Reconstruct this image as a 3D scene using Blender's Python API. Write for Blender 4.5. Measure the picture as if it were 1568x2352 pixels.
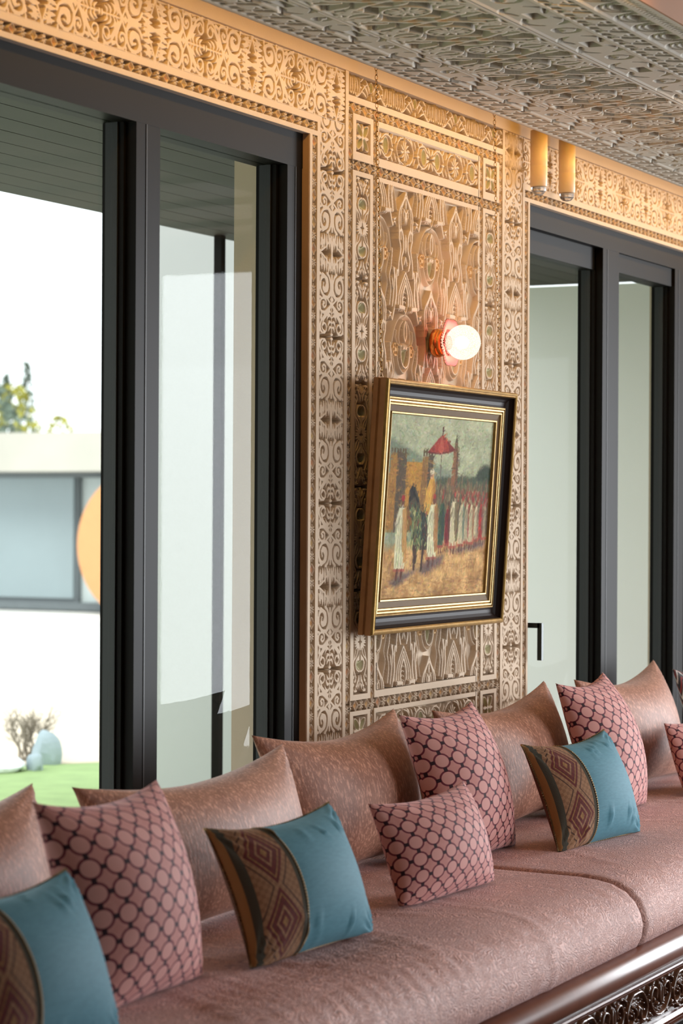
import bpy, bmesh, math, random
import numpy as np
from mathutils import Vector, Matrix

random.seed(7)
rng = np.random.default_rng(7)
for o in list(bpy.data.objects):
    bpy.data.objects.remove(o)
scene = bpy.context.scene
COL = scene.collection

# ------------------------------------------------------------------ camera
F_PX, VPX, ROLL, Z0 = 5400.0, 2740.0, 0.0055, 6.75
PHI = math.atan(VPX / F_PX)
EYE = 1.5
FLOOR = 0.08
cam_d = bpy.data.cameras.new('camera')
cam = bpy.data.objects.new('camera', cam_d)
COL.objects.link(cam)
cam_d.sensor_fit = 'VERTICAL'
cam_d.sensor_height = 36.0
cam_d.lens = F_PX / 2352 * 36.0
cp, sp = math.cos(PHI), math.sin(PHI)
fwd = Vector((cp, sp, 0)); right = Vector((sp, -cp, 0)); up = Vector((0, 0, 1))
r2 = right * math.cos(ROLL) + up * math.sin(ROLL)
u2 = up * math.cos(ROLL) - right * math.sin(ROLL)
R = Matrix((r2, u2, -fwd)).transposed().to_4x4()
cam.matrix_world = Matrix.Translation((-Z0 * cp, -Z0 * sp, EYE)) @ R
cam_d.clip_end = 500
cam_d.dof.use_dof = True
cam_d.dof.focus_distance = 6.9
cam_d.dof.aperture_fstop = 4.5
scene.camera = cam

# ------------------------------------------------------------------ world, lights, exposure
world = bpy.data.worlds.new('world'); scene.world = world
world.use_nodes = True
bg = world.node_tree.nodes['Background']
bg.inputs[0].default_value = (0.93, 0.97, 1.0, 1)
bg.inputs[1].default_value = 2.3
scene.view_settings.view_transform = 'Standard'
scene.view_settings.look = 'None'
scene.view_settings.gamma = 1.0
scene.view_settings.use_curve_mapping = False
scene.view_settings.exposure = 0.0
scene.cycles.adaptive_threshold = 0.02
scene.cycles.max_bounces = 5
scene.cycles.diffuse_bounces = 3
scene.cycles.glossy_bounces = 3
scene.cycles.transmission_bounces = 4
scene.cycles.transparent_max_bounces = 10
scene.cycles.caustics_reflective = False
scene.cycles.caustics_refractive = False

def area_light(name, loc, target, size, size_y, power, color):
    d = bpy.data.lights.new(name, 'AREA'); d.shape = 'RECTANGLE'
    d.size, d.size_y, d.energy, d.color = size, size_y, power, color
    o = bpy.data.objects.new(name, d); COL.objects.link(o)
    o.location = loc
    q = (Vector(target) - Vector(loc)).to_track_quat('-Z', 'Z')
    o.rotation_euler = q.to_euler()
    return o

DAY = (0.90, 0.95, 1.0)
WARM = (1.0, 0.53, 0.10)
# daylight entering through the windows of the two walls outside the frame
_l = area_light('daylight_end_window', (6.42, -3.3, 1.35), (0, -3.3, 1.35), 3.2, 2.1, 330, DAY)
_l.data.spread = math.radians(140)
_l = area_light('daylight_front_window', (2.4, -5.42, 1.4), (0.9, -1.0, -0.7), 4.2, 2.0, 52, DAY)   # sky light falls in at a downward slant
_l.data.spread = math.radians(90)
# warm strip of light in the slot between the ceiling panel and the window wall
area_light('cove_strip_window_wall', (2.0, -0.212, 2.752), (2.0, -0.052, 2.752 - 0.17), 11.0, 0.02, 16, WARM)
# warm strip on top of the panel, shining on the raised ceiling
area_light('cove_strip_room', (2.0, -1.22, 2.80), (2.0, -2.2, 3.1), 11.0, 0.03, 16, WARM)
# unseen warm spots added to brighten the upper part of the window wall
def spot(name, loc, target, power, angle, color, blend=1.0, rad=0.05):
    d = bpy.data.lights.new(name, 'SPOT'); d.energy = power; d.spot_size = math.radians(angle); d.spot_blend = blend; d.color = color; d.shadow_soft_size = rad
    o = bpy.data.objects.new(name, d); COL.objects.link(o); o.location = loc
    o.rotation_euler = (Vector(target) - Vector(loc)).to_track_quat('-Z', 'Z').to_euler()
for _x in (-2.6, -0.9, 0.8, 2.5, 4.2):
    spot('added_wash_spot', (_x, -1.75, 2.66), (_x, 0, 2.40), 22, 62, WARM)

# soft directional lamp added to brighten the outdoor walls, set behind the building
sd = bpy.data.lights.new('fill_sun', 'SUN'); sd.energy = 2.3; sd.angle = math.radians(25); sd.color = (1.0, 0.97, 0.92)
so = bpy.data.objects.new('fill_sun', sd); COL.objects.link(so)
so.rotation_euler = Vector((0.80, 0.22, -0.70)).to_track_quat('-Z', 'Z').to_euler()

# ------------------------------------------------------------------ materials
def srgb(r, g, b):
    f = lambda c: (c / 255 / 12.92) if c / 255 <= 0.04045 else ((c / 255 + 0.055) / 1.055) ** 2.4
    return (f(r), f(g), f(b), 1)

class NT:
    def __init__(s, name):
        s.m = bpy.data.materials.new(name); s.m.use_nodes = True
        s.t = s.m.node_tree; s.n = s.t.nodes; s.l = s.t.links
        s.b = s.n['Principled BSDF']; s.out = s.n['Material Output']
    def add(s, typ, **kw):
        nd = s.n.new(typ)
        for k, v in kw.items():
            setattr(nd, k, v)
        return nd
    def link(s, a, b):
        s.l.new(a, b)
    def val(s, sock, v):
        if hasattr(v, 'links') or isinstance(v, bpy.types.NodeSocket):
            s.l.new(v, sock)
        else:
            sock.default_value = v
    def math(s, op, a, b=0.0, c=None, clamp=False):
        nd = s.n.new('ShaderNodeMath'); nd.operation = op; nd.use_clamp = clamp
        s.val(nd.inputs[0], a); s.val(nd.inputs[1], b)
        if c is not None: s.val(nd.inputs[2], c)
        return nd.outputs[0]
    def mix(s, fac, a, b, blend='MIX'):
        nd = s.n.new('ShaderNodeMix'); nd.data_type = 'RGBA'; nd.blend_type = blend
        s.val(nd.inputs[0], fac); s.val(nd.inputs[6], a); s.val(nd.inputs[7], b)
        return nd.outputs[2]
    def noise(s, scale, detail=3, coord=None, rough=0.55, dist=0.0):
        nd = s.n.new('ShaderNodeTexNoise'); nd.inputs['Scale'].default_value = scale
        nd.inputs['Detail'].default_value = detail; nd.inputs['Roughness'].default_value = rough
        nd.inputs['Distortion'].default_value = dist
        if coord is not None: s.l.new(coord, nd.inputs['Vector'])
        return nd.outputs['Fac']
    def ramp(s, fac, stops, interp='LINEAR'):
        nd = s.n.new('ShaderNodeValToRGB'); nd.color_ramp.interpolation = interp
        e = nd.color_ramp.elements
        while len(e) < len(stops): e.new(0.5)
        for i, (p, c) in enumerate(stops):
            e[i].position = p; e[i].color = c
        s.val(nd.inputs[0], fac)
        return nd.outputs[0]
    def obj(s):
        return s.n.new('ShaderNodeTexCoord').outputs['Object']
    def uv(s):
        return s.n.new('ShaderNodeTexCoord').outputs['UV']
    def bump(s, h, strength=0.3, dist=0.01):
        nd = s.n.new('ShaderNodeBump'); nd.inputs['Strength'].default_value = strength
        nd.inputs['Distance'].default_value = dist
        s.l.new(h, nd.inputs['Height']); s.l.new(nd.outputs[0], s.b.inputs['Normal'])
    def set(s, color=None, rough=None, metal=None, **kw):
        if color is not None: s.val(s.b.inputs['Base Color'], color)
        if rough is not None: s.val(s.b.inputs['Roughness'], rough)
        if metal is not None: s.val(s.b.inputs['Metallic'], metal)
        for k, v in kw.items():
            s.val(s.b.inputs[k.replace('_', ' ')], v)
        return s

def simple(name, c, rough=0.6, metal=0.0, var=0.12, scale=8.0, bump=0.0, bscale=60.0):
    t = NT(name)
    n = t.noise(scale, 4, t.obj())
    dark = (c[0] * (1 - var), c[1] * (1 - var), c[2] * (1 - var), 1)
    lite = (min(1, c[0] * (1 + var)), min(1, c[1] * (1 + var)), min(1, c[2] * (1 + var)), 1)
    t.set(t.mix(n, dark, lite), rough, metal)
    if bump: t.bump(t.noise(bscale, 3, t.obj()), bump, 0.004)
    return t.m

M = {}
PLASTER = (0.655, 0.52, 0.38, 1)
t = NT('carved_plaster')
att = t.add('ShaderNodeVertexColor'); att.layer_name = 'paint'
nz = t.noise(7, 4, t.obj())
base = t.mix(nz, (0.61, 0.475, 0.345, 1), (0.70, 0.565, 0.42, 1))
t.set(t.mix(1.0, base, att.outputs['Color'], 'MULTIPLY'), 0.85)
t.bump(t.noise(220, 3, t.obj()), 0.15, 0.002)
M['plaster'] = t.m
M['plaster_flat'] = simple('flat_plaster', PLASTER, 0.85, var=0.06, scale=6, bump=0.12, bscale=150)
t = NT('carved_ceiling_plaster')
att = t.add('ShaderNodeVertexColor'); att.layer_name = 'paint'
nz = t.noise(3, 4, t.obj())
base = t.mix(nz, (0.60, 0.545, 0.45, 1), (0.70, 0.645, 0.54, 1))
t.set(t.mix(1.0, base, att.outputs['Color'], 'MULTIPLY'), 0.8)
M['ceil_carve'] = t.m
M['white_paint'] = simple('white_paint', (0.40, 0.37, 0.33), 0.8, var=0.04)
M['ceil_warm'] = simple('cream_ceiling', (0.50, 0.38, 0.27), 0.8, var=0.06)
M['ceil_wood'] = simple('amber_ceiling_wood', (0.42, 0.20, 0.085), 0.6, var=0.15, scale=4)
M['frame_dark'] = simple('bronze_aluminium', (0.0070, 0.0055, 0.0042), 0.5, 0.0, var=0.15, scale=3)
for _m in ('frame_dark',):
    M[_m].node_tree.nodes['Principled BSDF'].inputs['Specular IOR Level'].default_value = 0.10
M['rubber'] = simple('black_gasket', (0.012, 0.012, 0.012), 0.5, var=0.1)
M['jamb_wood'] = simple('jamb_wood', (0.60, 0.40, 0.27), 0.6, var=0.2, scale=5)
M['black_metal'] = simple('black_metal', (0.015, 0.02, 0.018), 0.35, 0.6)
M['floor'] = simple('dark_floor', (0.030, 0.024, 0.020), 0.75, var=0.3, scale=3)
M['floor'].node_tree.nodes['Principled BSDF'].inputs['Specular IOR Level'].default_value = 0.1

# glass pane: clear, with the surface reflection on its outward faces
t = NT('window_glass')
fr = t.add('ShaderNodeFresnel'); fr.inputs['IOR'].default_value = 1.5
geo = t.add('ShaderNodeNewGeometry')
fac = t.math('MULTIPLY', fr.outputs[0], t.math('SUBTRACT', 1.0, geo.outputs['Backfacing']))
tr = t.add('ShaderNodeBsdfTransparent'); tr.inputs[0].default_value = (0.96, 0.985, 0.975, 1)
gl = t.add('ShaderNodeBsdfGlossy'); gl.inputs['Roughness'].default_value = 0.015; gl.inputs[0].default_value = (0.14, 0.14, 0.14, 1)
mx = t.add('ShaderNodeMixShader')
t.link(fac, mx.inputs[0]); t.link(tr.outputs[0], mx.inputs[1]); t.link(gl.outputs[0], mx.inputs[2])
t.link(mx.outputs[0], t.out.inputs[0])
M['glass'] = t.m

# gilt, frame colours
t = NT('antique_gilt')
n = t.noise(40, 4, t.obj())
t.set(t.mix(n, (0.22, 0.12, 0.03, 1), (0.54, 0.36, 0.12, 1)), 0.42, 0.75)
t.bump(t.noise(180, 2, t.obj()), 0.2, 0.002)
M['gilt'] = t.m
M['frame_brown'] = simple('frame_dark_lacquer', (0.020, 0.012, 0.010), 0.5, var=0.25, scale=20)
M['frame_olive'] = simple('frame_bronze_flat', (0.12, 0.072, 0.030), 0.6, 0.2, var=0.2, scale=30)
t = NT('gilt_wood_side')
n = t.noise(18, 5, t.obj())
t.set(t.mix(n, (0.20, 0.085, 0.03, 1), (0.42, 0.22, 0.08, 1)), 0.4, 0.3)
M['frame_side'] = t.m
for _m in ('frame_brown', 'frame_olive'):
    M[_m].node_tree.nodes['Principled BSDF'].inputs['Specular IOR Level'].default_value = 0.10
M['chain'] = simple('brass_chain', (0.75, 0.48, 0.15), 0.25, 1.0, var=0.2)

# velvet and other cushion cloths
def velvet(name, c_dark, c_lite, scale=48):
    t = NT(name)
    co = t.obj()
    mp = t.add('ShaderNodeMapping'); mp.inputs['Scale'].default_value = (1, 1, 0.35)
    t.link(co, mp.inputs['Vector'])
    a = t.noise(scale * 3, 4, mp.outputs[0], 0.7)
    b = t.noise(9, 3, co)
    spk = t.ramp(a, [(0.50, (0, 0, 0, 1)), (0.62, (1, 1, 1, 1))])  # light flecks put into the colour as velvet sparkle
    f1 = t.math('MULTIPLY', b, 0.55)
    f2 = t.math('ADD', f1, t.math('MULTIPLY', spk, 0.6), clamp=True)
    col = t.mix(f2, c_dark, c_lite)
    t.set(col, 0.5)
    t.b.inputs['Sheen Weight'].default_value = 0.22
    t.b.inputs['Specular IOR Level'].default_value = 0.35
    t.b.inputs['Sheen Roughness'].default_value = 0.35
    t.b.inputs['Sheen Tint'].default_value = (1.0, 0.8, 0.72, 1)
    t.bump(a, 0.35, 0.004)
    return t.m
M['velvet'] = velvet('rose_copper_velvet', (0.18, 0.064, 0.038, 1), (0.74, 0.40, 0.285, 1))
t = NT('mauve_seat_chenille')
co = t.obj()
wv = t.noise(17, 2, co, 0.5, 1.6)
lines = t.math('SINE', t.math('MULTIPLY', wv, 90.0))
ln = t.math('MULTIPLY_ADD', lines, 0.5, 0.5)
fine = t.noise(260, 3, co)
big = t.noise(2.2, 3, co)
f = t.math('ADD', t.math('MULTIPLY', ln, 0.30), t.math('ADD', t.math('MULTIPLY', fine, 0.50), t.math('MULTIPLY', big, 0.30)))
t.set(t.mix(t.ramp(f, [(0.25, (0, 0, 0, 1)), (0.75, (1, 1, 1, 1))]), (0.23, 0.100, 0.080, 1), (0.80, 0.46, 0.385, 1)), 0.6)
t.b.inputs['Sheen Weight'].default_value = 0.2
t.b.inputs['Specular IOR Level'].default_value = 0.35
t.b.inputs['Sheen Tint'].default_value = (0.95, 0.85, 0.95, 1)
t.bump(t.math('ADD', t.math('MULTIPLY', ln, 0.7), fine), 0.5, 0.004)
M['seat'] = t.m
t = NT('teal_silk')
co = t.obj()
mp = t.add('ShaderNodeMapping'); mp.inputs['Scale'].default_value = (1, 1, 4)
t.link(co, mp.inputs['Vector'])
n = t.noise(40, 4, mp.outputs[0])
t.set(t.mix(n, (0.038, 0.145, 0.195, 1), (0.080, 0.25, 0.325, 1)), 0.7)
t.b.inputs['Specular IOR Level'].default_value = 0.25
t.b.inputs['Sheen Weight'].default_value = 0.12
t.b.inputs['Sheen Tint'].default_value = (0.6, 0.9, 1, 1)
t.bump(n, 0.15, 0.003)
M['teal'] = t.m

def lattice_cloth(name, period, py):
    t = NT(name)
    u = t.uv()
    mp = t.add('ShaderNodeMapping'); mp.inputs['Scale'].default_value = (1 / period, 1 / py, 1)
    t.link(u, mp.inputs['Vector'])
    sx = t.add('ShaderNodeSeparateXYZ'); t.link(mp.outputs[0], sx.inputs[0])
    fx = t.math('SUBTRACT', t.math('FRACT', sx.outputs[0]), 0.5)
    fy = t.math('SUBTRACT', t.math('FRACT', sx.outputs[1]), 0.5)
    r = t.math('SQRT', t.math('ADD', t.math('MULTIPLY', fx, fx), t.math('MULTIPLY', fy, fy)))
    ring = t.math('LESS_THAN', t.math('ABSOLUTE', t.math('SUBTRACT', r, 0.40)), 0.050)
    # dark knots where neighbouring rings meet
    ax = t.math('ABSOLUTE', fx); ay = t.math('ABSOLUTE', fy)
    k1 = t.math('MULTIPLY', t.math('GREATER_THAN', ax, 0.38), t.math('LESS_THAN', ay, 0.10))
    k2 = t.math('MULTIPLY', t.math('GREATER_THAN', ay, 0.38), t.math('LESS_THAN', ax, 0.10))
    knot = t.math('MAXIMUM', k1, k2)
    disc = t.math('LESS_THAN', r, 0.36)
    n = t.noise(60, 3, t.obj())
    c0 = t.mix(n, (0.50, 0.205, 0.180, 1), (0.62, 0.305, 0.27, 1))
    c1 = t.mix(disc, c0, (0.64, 0.325, 0.29, 1))
    c2 = t.mix(ring, c1, (0.15, 0.018, 0.034, 1))
    c3 = t.mix(knot, c2, (0.022, 0.004, 0.010, 1))
    t.set(c3, 0.75)
    t.b.inputs['Sheen Weight'].default_value = 0.2
    t.b.inputs['Sheen Tint'].default_value = (1, 0.7, 0.75, 1)
    t.b.inputs['Specular IOR Level'].default_value = 0.3
    h = t.math('MAXIMUM', ring, knot)
    t.bump(t.math('ADD', t.math('MULTIPLY', h, 0.7), t.math('MULTIPLY', n, 0.4)), 0.4, 0.003)
    return t.m
M['lattice'] = lattice_cloth('pink_lattice_brocade', 0.058, 0.047)
M['lattice_s'] = lattice_cloth('pink_lattice_brocade_fine', 0.053, 0.041)

t = NT('kilim_tapestry')
u = t.uv()
sx = t.add('ShaderNodeSeparateXYZ'); t.link(u, sx.inputs[0])
x = t.math('DIVIDE', t.math('SUBTRACT', sx.outputs[0], -0.172), 0.052)
y = t.math('SUBTRACT', t.math('FRACT', t.math('DIVIDE', sx.outputs[1], 0.155)), 0.5)
d = t.math('ADD', t.math('ABSOLUTE', t.math('MULTIPLY', x, 0.5)), t.math('ABSOLUTE', y))
CREAM = (0.34, 0.18, 0.09, 1); RED = (0.135, 0.016, 0.012, 1); BRN = (0.085, 0.035, 0.018, 1); GOLD = (0.33, 0.17, 0.055, 1); OLV = (0.060, 0.055, 0.036, 1)
dia = t.ramp(d, [(0.0, GOLD), (0.08, RED), (0.17, CREAM), (0.23, RED), (0.36, GOLD), (0.40, RED), (0.48, CREAM), (0.60, BRN), (0.64, CREAM)], 'CONSTANT')
chk = t.add('ShaderNodeTexChecker'); chk.inputs['Scale'].default_value = 110
t.link(u, chk.inputs['Vector']); chk.inputs[1].default_value = (1, 1, 1, 1); chk.inputs[2].default_value = (0.55, 0.5, 0.45, 1)
dia = t.mix(0.55, dia, chk.outputs[0], 'MULTIPLY')
edge = t.math('GREATER_THAN', t.math('ABSOLUTE', x), 1.05)
dia = t.mix(edge, dia, OLV)
edge2 = t.math('LESS_THAN', x, -1.36)
dia = t.mix(edge2, dia, GOLD)
t.set(dia, 0.8)
t.bump(t.noise(500, 2, t.obj()), 0.4, 0.003)
M['kilim'] = t.m
M['kilim_back'] = simple('tapestry_back', (0.13, 0.05, 0.025), 0.85, var=0.3, scale=60, bump=0.3)
M['piping'] = simple('gold_piping', (0.50, 0.33, 0.15), 0.6, var=0.2, scale=90)

t = NT('dark_zigzag_cloth')
u = t.uv(); sx = t.add('ShaderNodeSeparateXYZ'); t.link(u, sx.inputs[0])
zz = t.math('PINGPONG', t.math('MULTIPLY', sx.outputs[0], 30.0), 1.0)
v = t.math('FRACT', t.math('ADD', t.math('MULTIPLY', sx.outputs[1], 18.0), zz))
t.set(t.ramp(v, [(0, (0.02, 0.015, 0.015, 1)), (0.45, (0.6, 0.56, 0.52, 1)), (0.65, (0.02, 0.015, 0.015, 1)), (0.85, (0.3, 0.03, 0.03, 1))], 'CONSTANT'), 0.7)
M['zigzag'] = t.m

t = NT('polished_walnut')
n = t.noise(14, 5, t.obj(), 0.6, 0.6)
t.set(t.mix(n, (0.10, 0.028, 0.014, 1), (0.22, 0.072, 0.038, 1)), 0.33)
t.b.inputs['Specular IOR Level'].default_value = 0.3
t.b.inputs['Coat Weight'].default_value = 0.12
t.b.inputs['Coat Roughness'].default_value = 0.3
M['walnut'] = t.m
t = NT('carved_walnut')
n = t.noise(30, 4, t.obj())
t.set(t.mix(n, (0.05, 0.018, 0.009, 1), (0.15, 0.060, 0.028, 1)), 0.25)
t.b.inputs['Coat Weight'].default_value = 0.2
M['walnut_carved'] = t.m
M['sofa_board'] = simple('sofa_back_board', (0.05, 0.022, 0.015), 0.6)  # dark brown board colour for seat board and plinth

t = NT('hammered_copper')
vo = t.add('ShaderNodeTexVoronoi'); vo.inputs['Scale'].default_value = 70
t.link(t.obj(), vo.inputs['Vector'])
t.set((0.72, 0.30, 0.09, 1), 0.28, 1.0)
t.bump(vo.outputs['Distance'], 0.6, 0.004)
M['copper'] = t.m
t = NT('pink_pleated_silk')
t.set((0.62, 0.16, 0.16, 1), 0.5)
tl = t.add('ShaderNodeBsdfTranslucent'); tl.inputs[0].default_value = (0.85, 0.26, 0.24, 1)
mx = t.add('ShaderNodeMixShader'); mx.inputs[0].default_value = 0.45
t.link(t.b.outputs[0], mx.inputs[1]); t.link(tl.outputs[0], mx.inputs[2]); t.link(mx.outputs[0], t.out.inputs[0])
M['ruffle'] = t.m
t = NT('lit_crackle_globe')
vo = t.add('ShaderNodeTexVoronoi'); vo.inputs['Scale'].default_value = 150; vo.feature = 'DISTANCE_TO_EDGE'
t.link(t.obj(), vo.inputs['Vector'])
crk = t.ramp(vo.outputs['Distance'], [(0.0, (0.80, 0.66, 0.42, 1)), (0.12, (1, 0.93, 0.76, 1))])
em = t.add('ShaderNodeEmission'); t.link(crk, em.inputs[0]); em.inputs[1].default_value = 1.6
tr = t.add('ShaderNodeBsdfTransparent')
mx = t.add('ShaderNodeMixShader'); mx.inputs[0].default_value = 0.45
t.link(em.outputs[0], mx.inputs[1]); t.link(tr.outputs[0], mx.inputs[2]); t.link(mx.outputs[0], t.out.inputs[0])
M['globe'] = t.m
t = NT('lit_bulb'); t.set((1, 1, 1, 1), 0.5)
t.b.inputs['Emission Color'].default_value = (1.0, 0.86, 0.62, 1); t.b.inputs['Emission Strength'].default_value = 25.0
M['bulb'] = t.m
t = NT('alabaster')
n = t.noise(12, 5, t.obj(), 0.6, 1.0)
t.set(t.mix(n, (0.62, 0.45, 0.27, 1), (0.80, 0.66, 0.46, 1)), 0.4)
t.b.inputs['Subsurface Weight'].default_value = 0.15
M['alabaster'] = t.m
t = NT('cut_crystal'); t.set((0.9, 0.9, 0.92, 1), 0.08, 0.0)
t.b.inputs['Transmission Weight'].default_value = 0.75
M['crystal'] = t.m

# outdoors
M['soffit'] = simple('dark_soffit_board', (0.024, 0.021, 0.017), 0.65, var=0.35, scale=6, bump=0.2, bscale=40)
M['render_whitened'] = simple('whitened_render', (0.90, 0.89, 0.87), 0.9, var=0.02, scale=2)  # whitened to offset the shade under the overhang
M['render_greyed'] = simple('greyed_render', (0.36, 0.36, 0.362), 0.9, var=0.03, scale=2)  # greyed to offset the direct light beyond the overhang
M['concrete'] = simple('pale_concrete', (0.44, 0.42, 0.37), 0.9, var=0.12, scale=1.2)
M['house_glass'] = simple('house_glazing', (0.26, 0.32, 0.34), 0.25, var=0.15, scale=0.6)
M['house_white'] = simple('house_panel_white', (0.55, 0.62, 0.62), 0.7, var=0.05)
M['house_dark'] = simple('house_frame', (0.13, 0.15, 0.16), 0.5)
M['orange'] = simple('orange_disc', (0.62, 0.29, 0.12), 0.6, var=0.08)
M['gravel'] = simple('pale_gravel', (0.83, 0.81, 0.77), 0.95, var=0.1, scale=4)
M['sand'] = simple('sandy_bed', (0.66, 0.56, 0.44), 0.95, var=0.12, scale=3)
M['lawn'] = simple('lawn', (0.27, 0.38, 0.15), 0.9, var=0.25, scale=5, bump=0.4, bscale=80)
M['twig'] = simple('grey_twig', (0.26, 0.22, 0.17), 0.9, var=0.2)
M['rock'] = simple('blue_grey_rock', (0.33, 0.40, 0.44), 0.8, var=0.25, scale=4, bump=0.5, bscale=12)
M['rock_white'] = simple('white_rock', (0.70, 0.74, 0.76), 0.8, var=0.1, scale=4)
M['conifer'] = simple('conifer_green', (0.13, 0.17, 0.13), 0.9, var=0.3, scale=5)
M['bush_yellow'] = simple('yellow_bush', (0.36, 0.34, 0.06), 0.9, var=0.3, scale=5)

# ------------------------------------------------------------------ mesh helpers
def link(name, me, mat=None, parent=None, kind=None):
    o = bpy.data.objects.new(name, me); COL.objects.link(o)
    if mat is not None and me is not None and not me.materials: me.materials.append(M[mat] if isinstance(mat, str) else mat)
    if parent is not None: o.parent = parent
    if kind: o['kind'] = kind
    return o

def tag(o, label, cat, group=None):
    o['label'] = label; o['category'] = cat
    if group: o['group'] = group
    return o

def empty(name, loc=(0, 0, 0), rz=0):
    o = bpy.data.objects.new(name, None); COL.objects.link(o)
    o.location = loc; o.rotation_euler = (0, 0, rz); o.empty_display_size = 0.1
    return o

class MB:
    def __init__(s): s.v = []; s.f = []
    def box(s, x0, x1, y0, y1, z0, z1):
        b = len(s.v)
        s.v += [(x0, y0, z0), (x1, y0, z0), (x1, y1, z0), (x0, y1, z0), (x0, y0, z1), (x1, y0, z1), (x1, y1, z1), (x0, y1, z1)]
        for q in ((0, 3, 2, 1), (4, 5, 6, 7), (0, 1, 5, 4), (1, 2, 6, 5), (2, 3, 7, 6), (3, 0, 4, 7)):
            s.f.append(tuple(b + i for i in q))
        return s
    def prism(s, prof, x0, x1, axis='x'):
        """closed profile of (y,z) swept along x"""
        b = len(s.v); n = len(prof)
        for xx in (x0, x1):
            for p in prof:
                s.v.append((xx, p[0], p[1]))
        for i in range(n):
            j = (i + 1) % n
            s.f.append((b + i, b + j, b + n + j, b + n + i))
        s.f.append(tuple(b + i for i in reversed(range(n)))); s.f.append(tuple(b + n + i for i in range(n)))
        return s
    def tube(s, pts, rad, n=8, cap=True):
        pts = [Vector(p) for p in pts]; b = len(s.v)
        rr = rad if isinstance(rad, (list, tuple, np.ndarray)) else [rad] * len(pts)
        ref = None
        for i, p in enumerate(pts):
            d = (pts[min(i + 1, len(pts) - 1)] - pts[max(i - 1, 0)]).normalized()
            if ref is None or abs(ref.dot(d)) > 0.95:
                ref = Vector((0, 0, 1)) if abs(d.z) < 0.9 else Vector((1, 0, 0))
            e1 = d.cross(ref).normalized(); e2 = d.cross(e1); ref = e2
            for k in range(n):
                a = 2 * math.pi * k / n
                s.v.append(tuple(p + (e1 * math.cos(a) + e2 * math.sin(a)) * rr[i]))
        for i in range(len(pts) - 1):
            for k in range(n):
                a = b + i * n + k; c = b + i * n + (k + 1) % n
                s.f.append((a, c, c + n, a + n))
        if cap:
            s.f.append(tuple(b + k for k in range(n)))
            s.f.append(tuple(b + (len(pts) - 1) * n + k for k in reversed(range(n))))
        return s
    def lathe(s, prof, n=32, axis='y', ripple=None):
        """prof: (distance along axis, radius)"""
        b = len(s.v)
        for i, (h, r) in enumerate(prof):
            for k in range(n):
                a = 2 * math.pi * k / n
                rr = r; hh = h
                if ripple: rr, hh = ripple(i, k, r, h)
                c, q = rr * math.cos(a), rr * math.sin(a)
                s.v.append((c, hh, q) if axis == 'y' else (c, q, hh))
        for i in range(len(prof) - 1):
            for k in range(n):
                a = b + i * n + k; c = b + i * n + (k + 1) % n
                s.f.append((a, c, c + n, a + n))
        return s
    def mesh(s, name, smooth=False):
        me = bpy.data.meshes.new(name); me.from_pydata(s.v, [], s.f); me.update()
        bm = bmesh.new(); bm.from_mesh(me); bmesh.ops.recalc_face_normals(bm, faces=bm.faces); bm.to_mesh(me); bm.free()
        if smooth: me.polygons.foreach_set('use_smooth', [True] * len(me.polygons))
        return me

def box_obj(name, b, mat, parent=None, kind=None):
    return link(name, MB().box(*b).mesh(name), mat, parent, kind)

def grid_mesh(name, P, col=None, uv=None, smooth=True, mask=None, flip=False):
    """P (n,m,3) points -> quads"""
    n, m = P.shape[:2]
    idx = np.arange(n * m).reshape(n, m)
    q = np.stack([idx[:-1, :-1], idx[1:, :-1], idx[1:, 1:], idx[:-1, 1:]], -1)
    if flip: q = q[..., ::-1]
    if mask is not None: q = q[mask]
    q = q.reshape(-1, 4)
    me = bpy.data.meshes.new(name)
    V = P.reshape(-1, 3)
    if mask is not None:
        used = np.unique(q); remap = -np.ones(n * m, int); remap[used] = np.arange(len(used))
        V = V[used]; q = remap[q]
        if col is not None: col = col.reshape(-1, 3)[used]
        if uv is not None: uv = uv.reshape(-1, 2)[used]
    me.vertices.add(len(V)); me.vertices.foreach_set('co', V.astype(np.float32).ravel())
    me.loops.add(len(q) * 4); me.loops.foreach_set('vertex_index', q.astype(np.int32).ravel())
    me.polygons.add(len(q))
    me.polygons.foreach_set('loop_start', np.arange(0, len(q) * 4, 4, dtype=np.int32))
    me.polygons.foreach_set('loop_total', np.full(len(q), 4, dtype=np.int32))
    me.update(calc_edges=True)
    if smooth: me.polygons.foreach_set('use_smooth', np.ones(len(q), bool))
    if col is not None:
        a = me.color_attributes.new('paint', 'FLOAT_COLOR', 'POINT')
        c4 = np.ones((len(V), 4), np.float32); c4[:, :3] = col.reshape(-1, 3)
        a.data.foreach_set('color', c4.ravel())
    if uv is not None:
        l = me.uv_layers.new(name='UVMap')
        l.data.foreach_set('uv', uv.reshape(-1, 2)[q.ravel()].astype(np.float32).ravel())
    me.validate()
    return me

# ------------------------------------------------------------------ relief drawing
def cm(pts, n=8):
    """smooth curve through points"""
    P = np.array(pts, float); out = []
    Q = np.vstack([2 * P[0] - P[1], P, 2 * P[-1] - P[-2]])
    for i in range(1, len(Q) - 2):
        p0, p1, p2, p3 = Q[i - 1:i + 3]
        for t_ in np.linspace(0, 1, n, endpoint=False):
            out.append(0.5 * (2 * p1 + (p2 - p0) * t_ + (2 * p0 - 5 * p1 + 4 * p2 - p3) * t_ ** 2 + (3 * p1 - p0 - 3 * p2 + p3) * t_ ** 3))
    out.append(P[-1])
    return np.array(out)

def spiral(c, r0, r1, a0, a1, n=26, ky=1.0):
    a = np.linspace(a0, a1, n); r = np.linspace(r0, r1, n)
    return np.stack([c[0] + r * np.cos(a), c[1] + r * np.sin(a) * ky], -1)

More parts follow.
